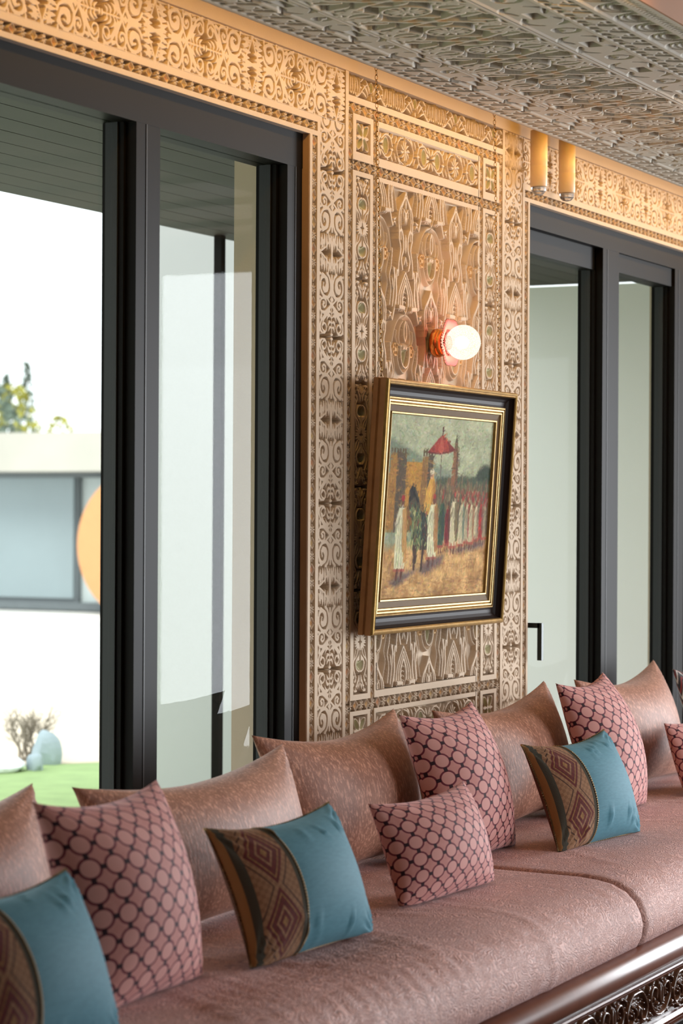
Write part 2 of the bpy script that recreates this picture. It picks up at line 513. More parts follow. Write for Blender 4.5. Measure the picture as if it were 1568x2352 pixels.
def ell(c, rx, ry, n=32, a0=0, a1=2 * math.pi):
    a = np.linspace(a0, a1, n)
    return np.stack([c[0] + rx * np.cos(a), c[1] + ry * np.sin(a)], -1)

class Rel:
    """height map of one carved piece; u across, v along, heights in metres above the ground of the carving"""
    def __init__(s, w, h, step, tile_u=None, tile_v=None):
        s.nu = max(2, int(round(w / step)) + 1); s.nv = max(2, int(round(h / step)) + 1)
        s.w, s.h, s.step = w, h, step
        s.u = np.linspace(0, w, s.nu); s.v = np.linspace(0, h, s.nv)
        s.U, s.V = np.meshgrid(s.u, s.v, indexing='ij')
        s.H = np.zeros((s.nu, s.nv)); s.C = np.ones((s.nu, s.nv, 3))
        s.soft = step * 0.8; s.grow = 0.0
        s.tf = [lambda p: p]
    def _win(s, P, m):
        i0 = np.searchsorted(s.u, P[:, 0].min() - m); i1 = np.searchsorted(s.u, P[:, 0].max() + m)
        j0 = np.searchsorted(s.v, P[:, 1].min() - m); j1 = np.searchsorted(s.v, P[:, 1].max() + m)
        return slice(i0, i1), slice(j0, j1)
    def _dist(s, P, w, closed):
        m = float(np.max(w)) + 3 * s.step
        I, J = s._win(P, m)
        U, V = s.U[I, J], s.V[I, J]
        if U.size == 0: return None
        A = P; B = np.roll(P, -1, 0) if closed else P[1:]
        if not closed: A = P[:-1]
        wa = np.broadcast_to(np.asarray(w, float), (len(P),))
        best = np.full(U.shape, 1e9)
        for k in range(len(A)):
            a, b = A[k], B[k]; d = b - a; L = d @ d
            tt = np.clip(((U - a[0]) * d[0] + (V - a[1]) * d[1]) / (L + 1e-15), 0, 1)
            dd = np.hypot(U - a[0] - tt * d[0], V - a[1] - tt * d[1])
            ww = wa[k] + (wa[(k + 1) % len(P)] - wa[k]) * tt
            best = np.minimum(best, dd - ww)
        return I, J, best
    def _poly(s, P):
        r = s._dist(P, 0.0, True)
        if r is None: return None
        I, J, d = r
        U, V = s.U[I, J], s.V[I, J]; ins = np.zeros(U.shape, bool)
        n = len(P)
        for k in range(n):
            x1, y1 = P[k]; x2, y2 = P[(k + 1) % n]
            if y1 == y2: continue
            cnd = ((V < y1) != (V < y2)) & (U < (x2 - x1) * (V - y1) / (y2 - y1) + x1)
            ins ^= cnd
        return I, J, np.where(ins, -np.abs(d), np.abs(d))
    def _each(s, P):
        return [np.asarray(f(np.asarray(P, float))) for f in s.tf]
    def _put(s, r, h, rnd, mode, tint):
        if r is None: return
        I, J, d = r
        if mode == 'add': d = d - s.grow
        cov = np.clip(0.5 - d / (2 * s.soft), 0, 1)
        if mode == 'add':
            hh = h * np.ones_like(d)
            if rnd: hh = h * (1 - 0.75 * np.clip(1 + d / rnd, 0, 1) ** 2)
            s.H[I, J] = np.where(cov > 0, np.maximum(s.H[I, J], hh * cov), s.H[I, J])
        elif mode == 'cut':
            s.H[I, J] = s.H[I, J] * (1 - cov) + np.minimum(s.H[I, J], h) * cov
        elif mode == 'bowl':   # hollow dish: h at the rim, sinking inwards over rnd
            hh = h - min(h * 0.95, 0.015) * np.clip(-d / rnd, 0, 1) ** 1.2
            s.H[I, J] = s.H[I, J] * (1 - cov) + hh * cov
        elif mode == 'dome':
            hh = h * np.sqrt(np.clip(-d / rnd, 0, 1) * (2 - np.clip(-d / rnd, 0, 1)))
            s.H[I, J] = np.maximum(s.H[I, J], hh * (cov > 0))
        if tint is not None:
            c = s.C[I, J]; s.C[I, J] = c * (1 - cov[..., None]) + np.array(tint) * cov[..., None]
    def line(s, P, w, h, rnd=0, mode='add', tint=None, closed=False):
        for Q in s._each(P): s._put(s._dist(Q, w, closed), h, rnd, mode, tint)
    def poly(s, P, h, rnd=0, mode='add', tint=None):
        for Q in s._each(P): s._put(s._poly(Q), h, rnd, mode, tint)
    def leaf(s, a, b, wd, h, bend=0.0, mode='add', tint=None, rnd=0):
        a, b = np.array(a, float), np.array(b, float); d = b - a; n = np.array([-d[1], d[0]])
        tt = np.linspace(0, 1, 9); c = a + np.outer(tt, d) + np.outer(np.sin(tt * math.pi) * bend, n)
        w_ = wd * np.sin(np.clip(tt * 0.94 + 0.03, 0, 1) * math.pi) ** 0.8
        s.line(c, np.maximum(w_, s.step * 0.3), h, rnd, mode, tint)
    def mesh(s, name, depth, i=None, j=None):
        i = i or slice(None); j = j or slice(None)
        U, V, H, C = s.U[i, j], s.V[i, j], s.H[i, j], s.C[i, j]
        P = np.stack([U - U.min(), depth - H, V - V.min()], -1)   # local x, y (towards room is -y), z
        return grid_mesh(name, P, C, flip=True)

GREEN = (0.80, 0.93, 0.76); ORANGE = (1.0, 0.72, 0.42); RUST = (0.95, 0.62, 0.45)
DEP = 0.040

# --- scroll-work strip (vertical strips beside the windows, friezes over them)
SC_W, SC_L = 0.156, 0.473
def scroll_relief(step=0.0016):
    s = Rel(SC_W, SC_L, step); s.grow = 0.0013
    hw, hl = SC_W / 2, SC_L / 2
    def T(sa, sb):
        def f(p):
            a = p[:, 0] * hw * 0.97; b = p[:, 1] * hl
            u = hw + sa * a; v = SC_L - b if sb > 0 else b
            return np.stack([u, v], -1)
        return f
    s.tf = [T(x_, y_) for x_ in (1, -1) for y_ in (1, -1)]
    h = DEP
    W = 0.0052
    # edge beads and ties to the frame
    s.line([(1.0, 0.0), (1.0, 1.0)], 0.0016, h)
    for b in (0.06, 0.46, 0.74, 0.985): s.line([(0.9, b), (1.02, b)], 0.004, h)
    # heart-shaped stem
    heart = cm([(0.70, 0.125), (0.60, 0.155), (0.46, 0.13), (0.44, 0.075), (0.60, 0.035), (0.82, 0.045), (0.93, 0.10), (0.86, 0.17), (0.62, 0.235), (0.34, 0.295), (0.10, 0.36), (0.02, 0.39)])
    s.line(heart, np.linspace(0.003, W, len(heart)), h)
    s.line(cm([(0.52, 0.05), (0.72, 0.075), (0.78, 0.12), (0.66, 0.185), (0.4, 0.25), (0.2, 0.30)]), 0.0032, h)
    # palmette inside the heart
    s.line([(0.0, 0.05), (0.0, 0.36)], 0.0030, h)
    for (a, b, w_) in (((0.03, 0.10), (0.25, 0.055), .0045), ((0.03, 0.16), (0.33, 0.10), .005), ((0.03, 0.22), (0.40, 0.18), .005), ((0.04, 0.28), (0.32, 0.24), .0045)):
        s.leaf(a, b, w_, h, 0.15)
    s.poly(ell((0.0, 0.025), 0.12, 0.020, 14), h)
    # reversed curl below the heart
    curl = cm([(0.06, 0.375), (0.30, 0.33), (0.60, 0.285), (0.88, 0.30), (0.95, 0.37), (0.88, 0.43), (0.66, 0.455), (0.48, 0.425), (0.47, 0.37), (0.62, 0.345), (0.74, 0.37)])
    s.line(curl, np.linspace(W, 0.0036, len(curl)), h)
    s.leaf((0.93, 0.20), (0.80, 0.29), 0.006, h, 0.1); s.leaf((0.60, 0.39), (0.70, 0.405), 0.006, h)
    s.line(cm([(0.05, 0.39), (0.22, 0.42), (0.40, 0.455), (0.60, 0.475)]), 0.0040, h)
    s.poly([(0.0, 0.40), (0.17, 0.445), (0.0, 0.49)], h)
    # ring with comma leaf
    ring = cm([(0.12, 0.50), (0.30, 0.47), (0.60, 0.475), (0.86, 0.53), (0.92, 0.61), (0.86, 0.69)])
    s.line(ring, W, h)
    s.line(cm([(0.30, 0.475), (0.12, 0.54), (0.09, 0.62), (0.20, 0.71), (0.40, 0.755)]), W * 0.95, h)
    disc = cm([(0.34, 0.53), (0.60, 0.515), (0.76, 0.56), (0.78, 0.63), (0.88, 0.70), (0.78, 0.76), (0.56, 0.735), (0.33, 0.70), (0.25, 0.63), (0.26, 0.57), (0.34, 0.53)])
    s.poly(disc[:-1], h)
    s.line(cm([(0.80, 0.60), (0.74, 0.655), (0.62, 0.668), (0.55, 0.635), (0.60, 0.605)]), np.linspace(0.0034, 0.0022, 33), 0.002, mode='cut')
    s.line([(0.03, 0.49), (0.03, 0.74)], 0.0026, h)
    # leaf fans to the middle of the module
    for (a, b, w_, bd) in (((0.10, 0.76), (0.06, 0.99), .0055, .06), ((0.30, 0.75), (0.20, 0.95), .006, .1), ((0.42, 0.77), (0.40, 0.97), .0062, -.1),
                           ((0.62, 0.77), (0.66, 0.94), .0062, .15), ((0.80, 0.78), (0.95, 0.92), .006, .2), ((0.55, 0.88), (0.86, 0.99), .0055, -.2), ((0.93, 0.84), (0.72, 0.97), .005, .2)):
        s.leaf(a, b, w_, h, bd)
    s.line(cm([(0.05, 0.80), (0.3, 0.88), (0.5, 0.93), (0.85, 0.985)]), 0.0034, h)
    s.line([(0.0, 0.93), (0.0, 1.0)], 0.005, h)
    # slots at the joint
    s.line([(0.36, 0.0), (0.92, 0.0)], 0.0042, 0.0, mode='cut')
    return s

# --- mosaic (lozenge and star) bands
ZP, ZH = 0.075, 0.031
def mosaic_relief(nper=4, period=ZP, height=ZH, step=0.0013):
    s = Rel(period * nper, height, step)
    h = DEP; c = height / 2
    cols = [ORANGE, (1, 0.80, 0.5), RUST, (0.97, 0.86, 0.55)]
    for k in range(nper):
        x0 = period * (k + 0.5)
        rx, rz = height * 0.56, height * 0.52
        D = np.array([(x0 - rx, c), (x0, c - rz), (x0 + rx, c), (x0, c + rz)])
        s.poly(D, h - 0.006, tint=cols[k % 4])
        s.line(D, 0.0021, h, closed=True, tint=(1, 1, 1))
        s.poly((D - [x0, c]) * 0.45 + [x0, c], h - 0.009, mode='cut')
        xs = period * k
        for xx in (xs, xs + period):
            for (du, dv) in ((1, 1), (1, -1), (-1, 1), (-1, -1)):
                s.leaf((xx, c), (xx + du * height * 0.36, c + dv * height * 0.40), 0.0030, h)
            s.line([(xx, -0.002), (xx, height + 0.002)], 0.0024, h)
            s.line([(xx - height * 0.5, c), (xx + height * 0.5, c)], 0.0022, h)
            s.poly(ell((xx, c), 0.0022, 0.0022, 8), 0.0, mode='cut')
    return s

# --- bowl and rosette strip
MD_W, MD_L = 0.0934, 0.311
def medallion_relief(step=0.0015):
    s = Rel(MD_W, MD_L, step); s.grow = 0.0007
    hw, hl = MD_W / 2, MD_L / 2
    def T(sa, sb):
        def f(p): return np.stack([hw + sa * p[:, 0] * hw, hl + sb * p[:, 1] * hl], -1)
        return f
    s.tf = [T(x_, y_) for x_ in (1, -1) for y_ in (1, -1)]
    h = DEP
    s.line([(0.98, 0), (0.98, 1)], 0.0015, h)
    # rosette in the middle
    for k in range(5):
        a = k * math.pi / 8
        s.leaf((0.10, 0.02), (0.10 + 0.75 * math.cos(a), 0.02 + 0.19 * math.sin(a)), 0.0040, h)
    # neck and bowl
    s.poly(cm([(0.0, 0.10), (0.17, 0.14), (0.17, 0.24), (0.55, 0.33), (0.66, 0.42), (0.55, 0.53), (0.25, 0.585), (0.0, 0.59)]), h)
    s.line(cm([(0.30, 0.16), (0.46, 0.26), (0.85, 0.36), (0.90, 0.47), (0.72, 0.60), (0.55, 0.68)]), 0.0034, h)
    s.line(cm([(0.62, 0.17), (0.80, 0.30), (0.93, 0.38)]), 0.003, h)
    # foliage to the joint
    for (a, b, w_, bd) in (((0.0, 0.60), (0.0, 0.99), .0022, 0), ((0.12, 0.62), (0.28, 0.80), .0048, .1), ((0.55, 0.66), (0.80, 0.74), .005, .2), ((0.30, 0.72), (0.62, 0.84), .005, .2),
                           ((0.08, 0.80), (0.30, 0.93), .0045, -.1), ((0.50, 0.86), (0.85, 0.90), .0045, .2), ((0.80, 0.62), (0.92, 0.70), .004, .1), ((0.35, 0.93), (0.70, 0.97), .004, 0), ((0.80, 0.78), (0.93, 0.86), .004, 0)):
        s.leaf(a, b, w_, h, bd)
    s.line([(0.30, 1.0), (0.85, 1.0)], 0.0035, 0.0, mode='cut')
    s.tf = [T(1, 1), T(1, -1)]
    B = np.vstack([cm([(0.0, 0.36), (0.42, 0.37), (0.50, 0.44), (0.40, 0.51), (0.15, 0.55), (0.0, 0.53)])])
    full = np.vstack([B, (B * [-1, 1])[::-1]])
    s.poly(full, DEP * 0.9, rnd=0.016, mode='bowl', tint=GREEN)
    s.line([(0, 0.18), (0, 0.36)], 0.0028, DEP * 0.45, mode='cut', tint=GREEN)
    return s

# --- interlaced arch panel; one half column, one full period
SB_W, SB_P = 0.187, 0.566
def sebka_relief(step=0.0017):
    s = Rel(SB_W, SB_P, step); s.grow = 0.001
    # axis at u=0: almond foot at v = SB_P (top), q measured downwards; axis at u=SB_W shifted by half a period
    def T(ax, k):
        def f(p):
            u = p[:, 0] if ax == 0 else SB_W - p[:, 0]
            v = SB_P - p[:, 1] - (0.5 * SB_P if ax else 0) + k * SB_P
            return np.stack([u, v], -1)
        return f
    s.tf = [T(0, -1), T(0, 0), T(0, 1), T(1, -1), T(1, 0), T(1, 1), T(1, 2)]
    h = 0.020
    s.H[:] = 0.003
    # smooth ground plates
    s.poly(cm([(-0.02, 0.10), (0.0, 0.012), (0.05, 0.02), (0.086, 0.06), (0.095, 0.12), (0.088, 0.17), (0.066, 0.205), (0.045, 0.245), (0.0, 0.25), (-0.02, 0.2)]), 0.007, rnd=0.02)
    s.line(cm([(0.086, 0.115), (0.070, 0.150), (0.062, 0.175), (0.072, 0.205), (0.060, 0.240), (0.052, 0.265)]), 0.0052, 0.019, rnd=0.010)
    s.line(cm([(0.099, 0.10), (0.092, 0.150), (0.080, 0.185), (0.090, 0.22), (0.082, 0.27)]), 0.0032, 0.018)
    # drapery-like swells under the ledge
    s.line(cm([(0.004, 0.012), (0.035, 0.020), (0.066, 0.048), (0.082, 0.080), (0.088, 0.105)]), np.linspace(0.010, 0.009, 33), 0.022, rnd=0.018)
    s.line(cm([(0.012, 0.030), (0.032, 0.050), (0.040, 0.080), (0.034, 0.098)]), 0.0075, 0.021, rnd=0.013)
    s.line(cm([(0.058, 0.060), (0.060, 0.085), (0.046, 0.102), (0.024, 0.108), (0.006, 0.100)]), 0.006, 0.021, rnd=0.011)
    s.line(cm([(0.0, 0.030), (0.008, 0.050), (0.009, 0.075), (0.0, 0.092)]), 0.0035, h)
    s.poly(ell((0, 0.062), 0.0045, 0.012, 12), 0.0, mode='cut')
    # flower roundels
    s.poly(ell((0.055, 0.118), 0.019, 0.021, 20), 0.016, tint=(1.0, 0.80, 0.52))
    for k in range(6):
        a = k * math.pi / 3
        s.poly(ell((0.055 + 0.011 * math.cos(a), 0.118 + 0.012 * math.sin(a)), 0.0035, 0.004, 8), 0.006, mode='cut')
    # bowl in a U of ribs
    s.line(cm([(0.046, 0.110), (0.044, 0.140), (0.030, 0.170), (0.008, 0.185), (0.0, 0.186)]), 0.0062, h, rnd=0.012)
    s.line(cm([(0.030, 0.105), (0.029, 0.140), (0.018, 0.163), (0.0, 0.172)]), 0.0028, h)
    for a in (0.006, 0.016): s.leaf((a, 0.130), (a * 0.5, 0.100), 0.0035, h)
    # ogee arch
    for k, w_ in ((1.0, 0.0042), (0.74, 0.0032)):
        s.line(cm([(0.0, 0.208 + (1 - k) * 0.05), (0.016 * k, 0.232), (0.040 * k, 0.258), (0.049 * k, 0.285), (0.046 * k, 0.330), (0.047 * k, 0.350)]), w_, h)
    s.leaf((0, 0.225), (0, 0.262), 0.0055, h); s.leaf((0.004, 0.272), (0.018, 0.255), 0.004, h); s.leaf((0.002, 0.262), (0.006, 0.305), 0.005, h); s.leaf((0.014, 0.29), (0.02, 0.262), 0.003, h)
    s.line(cm([(0.047, 0.330), (0.030, 0.322), (0.018, 0.345), (0.016, 0.380), (0.030, 0.410), (0.022, 0.44)]), 0.0045, h)
    s.line(cm([(0.046, 0.350), (0.036, 0.380), (0.048, 0.420), (0.052, 0.46)]), 0.0042, h)
    s.leaf((0, 0.330), (0, 0.395), 0.0060, h); s.leaf((0, 0.40), (0.012, 0.43), 0.004, h)
    # almond with nested ribs and ledge
    for k, w_ in ((1.0, 0.0036), (0.72, 0.0034), (0.46, 0.0028)):
        s.line(cm([(0.0, -0.118 * (0.55 + 0.45 * k)), (0.028 * k, -0.082 * (0.6 + 0.4 * k)), (0.047 * k, -0.048), (0.050 * k, -0.012), (0.046 * k, 0.0)]), w_, h)
    for q in (-0.058, -0.044, -0.030, -0.016): s.line([(0.003, q), (0.009, q + 0.004)], 0.0022, h * 0.9)
    s.line(cm([(0.0, 0.008), (0.014, -0.012), (0.018, -0.035), (0.010, -0.062), (0.0, -0.078)]), 0.0024, h)
    s.poly([(0.022, -0.014), (0.066, -0.016), (0.066, -0.004), (0.022, -0.002)], 0.026)
    s.poly([(0.050, -0.014), (0.074, -0.006), (0.062, -0.05)], 0.017)
    # long ribs between neighbouring axes
    s.line(cm([(0.060, -0.120), (0.066, -0.085), (0.064, -0.050), (0.072, -0.020), (0.084, 0.010), (0.093, 0.03)]), 0.0046, h)
    s.line(cm([(0.078, -0.125), (0.080, -0.080), (0.086, -0.045), (0.093, -0.010)]), 0.0036, h)
    s.leaf((0.070, -0.09), (0.088, -0.13), 0.005, h); s.leaf((0.088, -0.06), (0.094, -0.1), 0.004, h)
    s.poly(ell((0.108, 0.026), 0.010, 0.011, 16), h); s.poly(ell((0.108, 0.030), 0.0062, 0.007, 12), 0.0, mode='cut')
    s.leaf((0.096, 0.010), (0.118, 0.004), 0.004, h, 0.2)
    s.tf = [T(0, -1), T(0, 0), T(0, 1), T(1, -1), T(1, 0), T(1, 1), T(1, 2)]
    s.poly(cm([(-0.014, 0.118), (0.014, 0.118), (0.017, 0.140), (0.0, 0.164), (-0.017, 0.140), (-0.014, 0.118)]), h * 0.8, rnd=0.014, mode='bowl', tint=(0.78, 0.9, 0.76))
    return s

# --- small panels
def flower_panel(w, hgt, nmot, step=0.0016):
    s = Rel(w, hgt, step); h = DEP; s.grow = 0.0008
    m = w / nmot; c = hgt / 2
    s.H[:] = h * 0.35
    s.line([(0, 0.001), (w, 0.001)], 0.0016, h); s.line([(0, hgt - .001), (w, hgt - .001)], 0.0016, h)
    rr_ = np.random.default_rng(4)
    for k in range(nmot):
        for sx in (-1, 1):
            xq = (k + 0.5) * m
            for (qa, qb, w_) in (((.03, -.042), (.055, -.022), .004), ((.03, .042), (.055, .022), .004), ((.06, -.040), (.075, -.012), .004), ((.06, .040), (.075, .012), .004), ((.085, -.042), (.098, -.025), .0045), ((.085, .042), (.098, .025), .0045), ((.08, -.006), (.105, -.004), .004), ((.115, .04), (.13, .032), .004), ((.115, -.04), (.13, -.032), .004)):
                s.leaf((xq + sx * qa[0], c + qa[1]), (xq + sx * qb[0], c + qb[1]), w_, h, .1)
            s.line(cm([(xq + sx * .012, c - .040), (xq + sx * .04, c - .03), (xq + sx * .06, c), (xq + sx * .04, c + .03), (xq + sx * .012, c + .040)]), .0028, h)
    for k in range(nmot + 1):
        x0 = (k + 0.0) * m
        for i in range(8):
            a = i * math.pi / 4 + math.pi / 8
            s.leaf((x0 + 0.010 * math.cos(a), c + 0.010 * math.sin(a)), (x0 + 0.047 * math.cos(a), c + 0.038 * math.sin(a)), 0.0055, h)
        for sx in (-1, 1):
            B = ell((x0 + sx * 0.050, c), 0.017, 0.024, 18)
            s.poly(ell((x0 + sx * 0.050, c), 0.021, 0.028, 18), h); s.poly(B, h * .9, rnd=0.014, mode='bowl', tint=GREEN)
            s.line(cm([(x0 + sx * 0.02, c + 0.018), (x0 + sx * 0.05, c + 0.034), (x0 + sx * 0.082, c + 0.026), (x0 + sx * 0.095, c + 0.004)]), 0.0036, h)
            s.line(cm([(x0 + sx * 0.02, c - 0.018), (x0 + sx * 0.05, c - 0.034), (x0 + sx * 0.082, c - 0.026), (x0 + sx * 0.095, c - 0.004)]), 0.0036, h)
    for k in range(nmot):
        x0 = (k + 0.5) * m
        for i in range(10):
            a = i * math.pi / 5
            s.leaf((x0 + 0.006 * math.cos(a), c + 0.006 * math.sin(a)), (x0 + 0.034 * math.cos(a), c + 0.034 * math.sin(a)), 0.0042, h, 0.15)
        s.poly(ell((x0, c), 0.007, 0.007, 12), h)
        s.line([(x0, 0), (x0, hgt)], 0.002, h)
    return s

def square_panel(w, hgt, step=0.0016):
    s = Rel(w, hgt, step); h = DEP; s.grow = 0.0008
    cx, cy = w / 2, hgt / 2
    for k in range(4):
        a = k * math.pi / 2 + math.pi / 4
        p = ell((0, 0), 0.026, 0.013, 20); R_ = np.array([[math.cos(a), -math.sin(a)], [math.sin(a), math.cos(a)]])
        q = p @ R_.T + [cx + 0.026 * math.cos(a), cy + 0.026 * math.sin(a)]
        s.poly(q, h); s.poly((q - q.mean(0)) * 0.78 + q.mean(0), h * .9, rnd=0.009, mode='bowl', tint=GREEN)
        a2 = k * math.pi / 2
        s.leaf((cx + 0.006 * math.cos(a2), cy + 0.006 * math.sin(a2)), (cx + 0.040 * math.cos(a2), cy + 0.040 * math.sin(a2)), 0.006, h)
    s.poly(ell((cx, cy), 0.008, 0.008, 12), h)
    s.line([(0.001, 0), (0.001, hgt)], 0.0016, h); s.line([(w - .001, 0), (w - .001, hgt)], 0.0016, h)
    return s

def fern_frieze(w=0.303, hgt=0.065, step=0.0015):
    s = Rel(w, hgt, step); h = DEP; s.grow = 0.0008
    c = w / 2
    def T(sx):
        return lambda p: np.stack([c + sx * p[:, 0], p[:, 1]], -1)
    s.tf = [T(1), T(-1)]
    for (a, b, w_, bd) in (((0.012, 0.02), (0.040, 0.060), .004, .1), ((0.02, 0.012), (0.058, 0.045), .0045, .1), ((0.03, 0.006), (0.07, 0.022), .004, .1), ((0.0, 0.0), (0.0, 0.02), .004, 0),
                           ((0.085, 0.004), (0.078, 0.062), .003, .1), ((0.10, 0.06), (0.092, 0.012), .0034, -.1), ((0.112, 0.004), (0.108, 0.062), .003, .05), ((0.125, 0.06), (0.122, 0.01), .0034, 0),
                           ((0.138, 0.003), (0.135, 0.062), .003, 0), ((0.150, 0.0), (0.150, 0.065), .0026, 0), ((0.052, 0.062), (0.075, 0.048), .004, 0), ((0.062, 0.032), (0.078, 0.034), .003, 0)):
        s.leaf(a, b, w_, h, bd)
    s.line(cm([(0.014, 0.035), (0.03, 0.046), (0.055, 0.03), (0.082, 0.008), (0.1, 0.004)]), 0.003, h)
    for a in (0.088, 0.103, 0.118, 0.132): s.poly(ell((a, 0.010), 0.0042, 0.005, 8), h)
    s.tf = [lambda p: p]
    s.poly(ell((c, 0.042), 0.013, 0.017, 16), h); s.poly(ell((c, 0.042), 0.010, 0.014, 16), h * .9, rnd=0.009, mode='bowl', tint=GREEN)
    return s

# --- carved ceiling, one module across the whole panel width
CE_L, CE_W, CE_D = 0.77, 0.93, 0.044
def ceiling_relief(step=0.0028):
    s = Rel(CE_L, CE_W, step); s.grow = 0.0030; s.soft = step * 0.55      # u along the wall, v away from the wall
    h = CE_D
    edges = [0.0, 0.012, 0.096, 0.106, 0.180, 0.200, 0.555, 0.575, 0.695, 0.708, 0.785, 0.797, 0.880, 0.890, 0.930]
    for a, b in ((0, .012), (.096, .106), (.180, .186), (.191, .200), (.555, .564), (.568, .575), (.695, .708), (.785, .797), (.880, .890), (.922, .930)):
        s.poly([(-0.01, a), (CE_L + 0.01, a), (CE_L + 0.01, b), (-0.01, b)], h)
    def lattice(v0, v1, n):
        p = CE_L / n; m = (v1 - v0)
        for k in range(-1, n + 1):
            x0 = k * p
            s.line([(x0, v0), (x0 + p * .55, v1)], 0.0042, h); s.line([(x0 + p * .5, v0), (x0 + p * 1.05, v1)], 0.0034, h)
            s.poly(ell((x0 + p * 0.52, v0 + m * 0.55), p * 0.24, m * 0.17, 12), h)
            s.poly(ell((x0 + p * 1.0, v0 + m * 0.25), p * 0.14, m * 0.10, 10), h)
            s.line([(x0, v0 + m * .36), (x0 + p * .5, v0 + m * .36)], 0.003, h)
            s.line([(x0 + p * .5, v0 + m * .78), (x0 + p, v0 + m * .78)], 0.003, h)
    lattice(0.012, 0.096, 9); lattice(0.708, 0.785, 9)
    for k in range(40):
        x0 = k * CE_L / 40
        s.line([(x0, .89), (x0 + .015, .925)], .003, h); s.line([(x0 + .015, .89), (x0, .925)], .0026, h)
    def knots(v0, v1, n):
        p = CE_L / n; c = (v0 + v1) / 2; m = v1 - v0
        s.poly([(-0.01, v0), (CE_L + .01, v0), (CE_L + .01, v1), (-0.01, v1)], h * 0.92)
        for k in range(-1, n + 1):
            x0 = (k + 0.5) * p
            s.poly([(x0 - .034, c - m * .14), (x0 + .034, c - m * .14), (x0 + .034, c + m * .14), (x0 - .034, c + m * .14)], 0.0, mode='cut')
            for sx in (-1, 1):
                for sy in (-1, 1):
                    s.leaf((x0 + sx * .04, c + sy * m * .40), (x0 + sx * .115, c + sy * m * .16), .006, 0.0, sx * sy * .25, mode='cut')
                    s.leaf((x0 + sx * .02, c + sy * m * .30), (x0 + sx * .07, c + sy * m * .44), .0045, 0.0, 0, mode='cut')
                s.line(spiral((x0 + sx * p * .5, c), m * .34, m * .10, math.pi / 2, math.pi / 2 + sx * 4.2), .0042, 0.0, mode='cut')
            s.poly(ell((x0 + p / 2, c), .006, .006, 8), h)
    knots(0.106, 0.180, 2); knots(0.575, 0.695, 2)
    # main field: slanting ribs, rosettes, tongues
    v0, v1 = .200, .555; m = v1 - v0; p = CE_L / 3; c = (v0 + v1) / 2
    for k in range(-2, 4):
        x0 = k * p
        for (a, b, w_) in ((0.0, 1.0, .0055), (0.22, 0.78, .004)):
            s.line([(x0 + p * .10, v0), (x0 + p * .42, v0 + m * .34), (x0 + p * .58, v0 + m * .66), (x0 + p * .90, v1)], .0058, h)
            s.line([(x0 + p * .90, v0), (x0 + p * .60, v0 + m * .34), (x0 + p * .42, v0 + m * .66), (x0 + p * .10, v1)], .0058, h)
        for q, hh in ((.40, .008), (.50, 0.0), (.60, .008)):
            s.line([(x0 + p * .44, v0 + m * q), (x0 + p * .57, v0 + m * q)], .008, h * .5, tint=(1.0, .8, .62) if hh else None)
        xr = x0 + p
        s.line(ell((xr, c), .052, .062, 28), .0036, h)
        for i in range(12):
            a = i * math.pi / 6
            s.leaf((xr + .012 * math.cos(a), c + .014 * math.sin(a)), (xr + .044 * math.cos(a), c + .054 * math.sin(a)), .0052, h)
        s.poly(ell((xr, c), .010, .010, 10), h)
        for sy in (-1, 1):
            y = lambda q: c + sy * q
            for sx in (-1, 1):
                s.line(spiral((xr + sx * .055, y(.105)), .026, .006, 0 if sx > 0 else math.pi, (0 if sx > 0 else math.pi) + sx * sy * 5.5), .0055, h)
                s.line(spiral((xr + sx * .052, y(.150)), .022, .006, math.pi if sx > 0 else 0, (math.pi if sx > 0 else 0) + sx * sy * 5.0), .005, h)
                s.line(cm([(xr, y(.078)), (xr + sx * .03, y(.10)), (xr + sx * .028, y(.135)), (xr, y(.165))]), .005, h)
                s.leaf((xr + sx * .085, y(.168)), (xr + sx * .108, y(.10)), .008, h); s.leaf((xr + sx * .09, y(.05)), (xr + sx * .07, y(.0)), .007, h)
            s.leaf((xr, y(.09)), (xr, y(.15)), .008, h)
            s.line(cm([(xr - .10, y(.172)), (xr - .05, y(.160)), (xr, y(.172)), (xr + .05, y(.160)), (xr + .10, y(.172))]), .004, h)
    # scallops with deep cups
    v0, v1 = .797, .880; n = 6; p = CE_L / n
    s.poly([(-.01, v0), (CE_L + .01, v0), (CE_L + .01, v1), (-.01, v1)], h * .9)
    for k in range(-1, n + 1):
        x0 = (k + .5) * p
        s.line(ell((x0, v1 - .012), .056, .064, 22, math.pi, 2 * math.pi), .0034, .002, mode='cut')
        s.line(ell((x0, v1 - .012), .045, .046, 22, math.pi, 2 * math.pi), .0030, .004, mode='cut')
        s.poly(ell((x0, v1 - .026), .032, .018, 20), 0.0, mode='cut', tint=(.62, .52, .36))
    return s

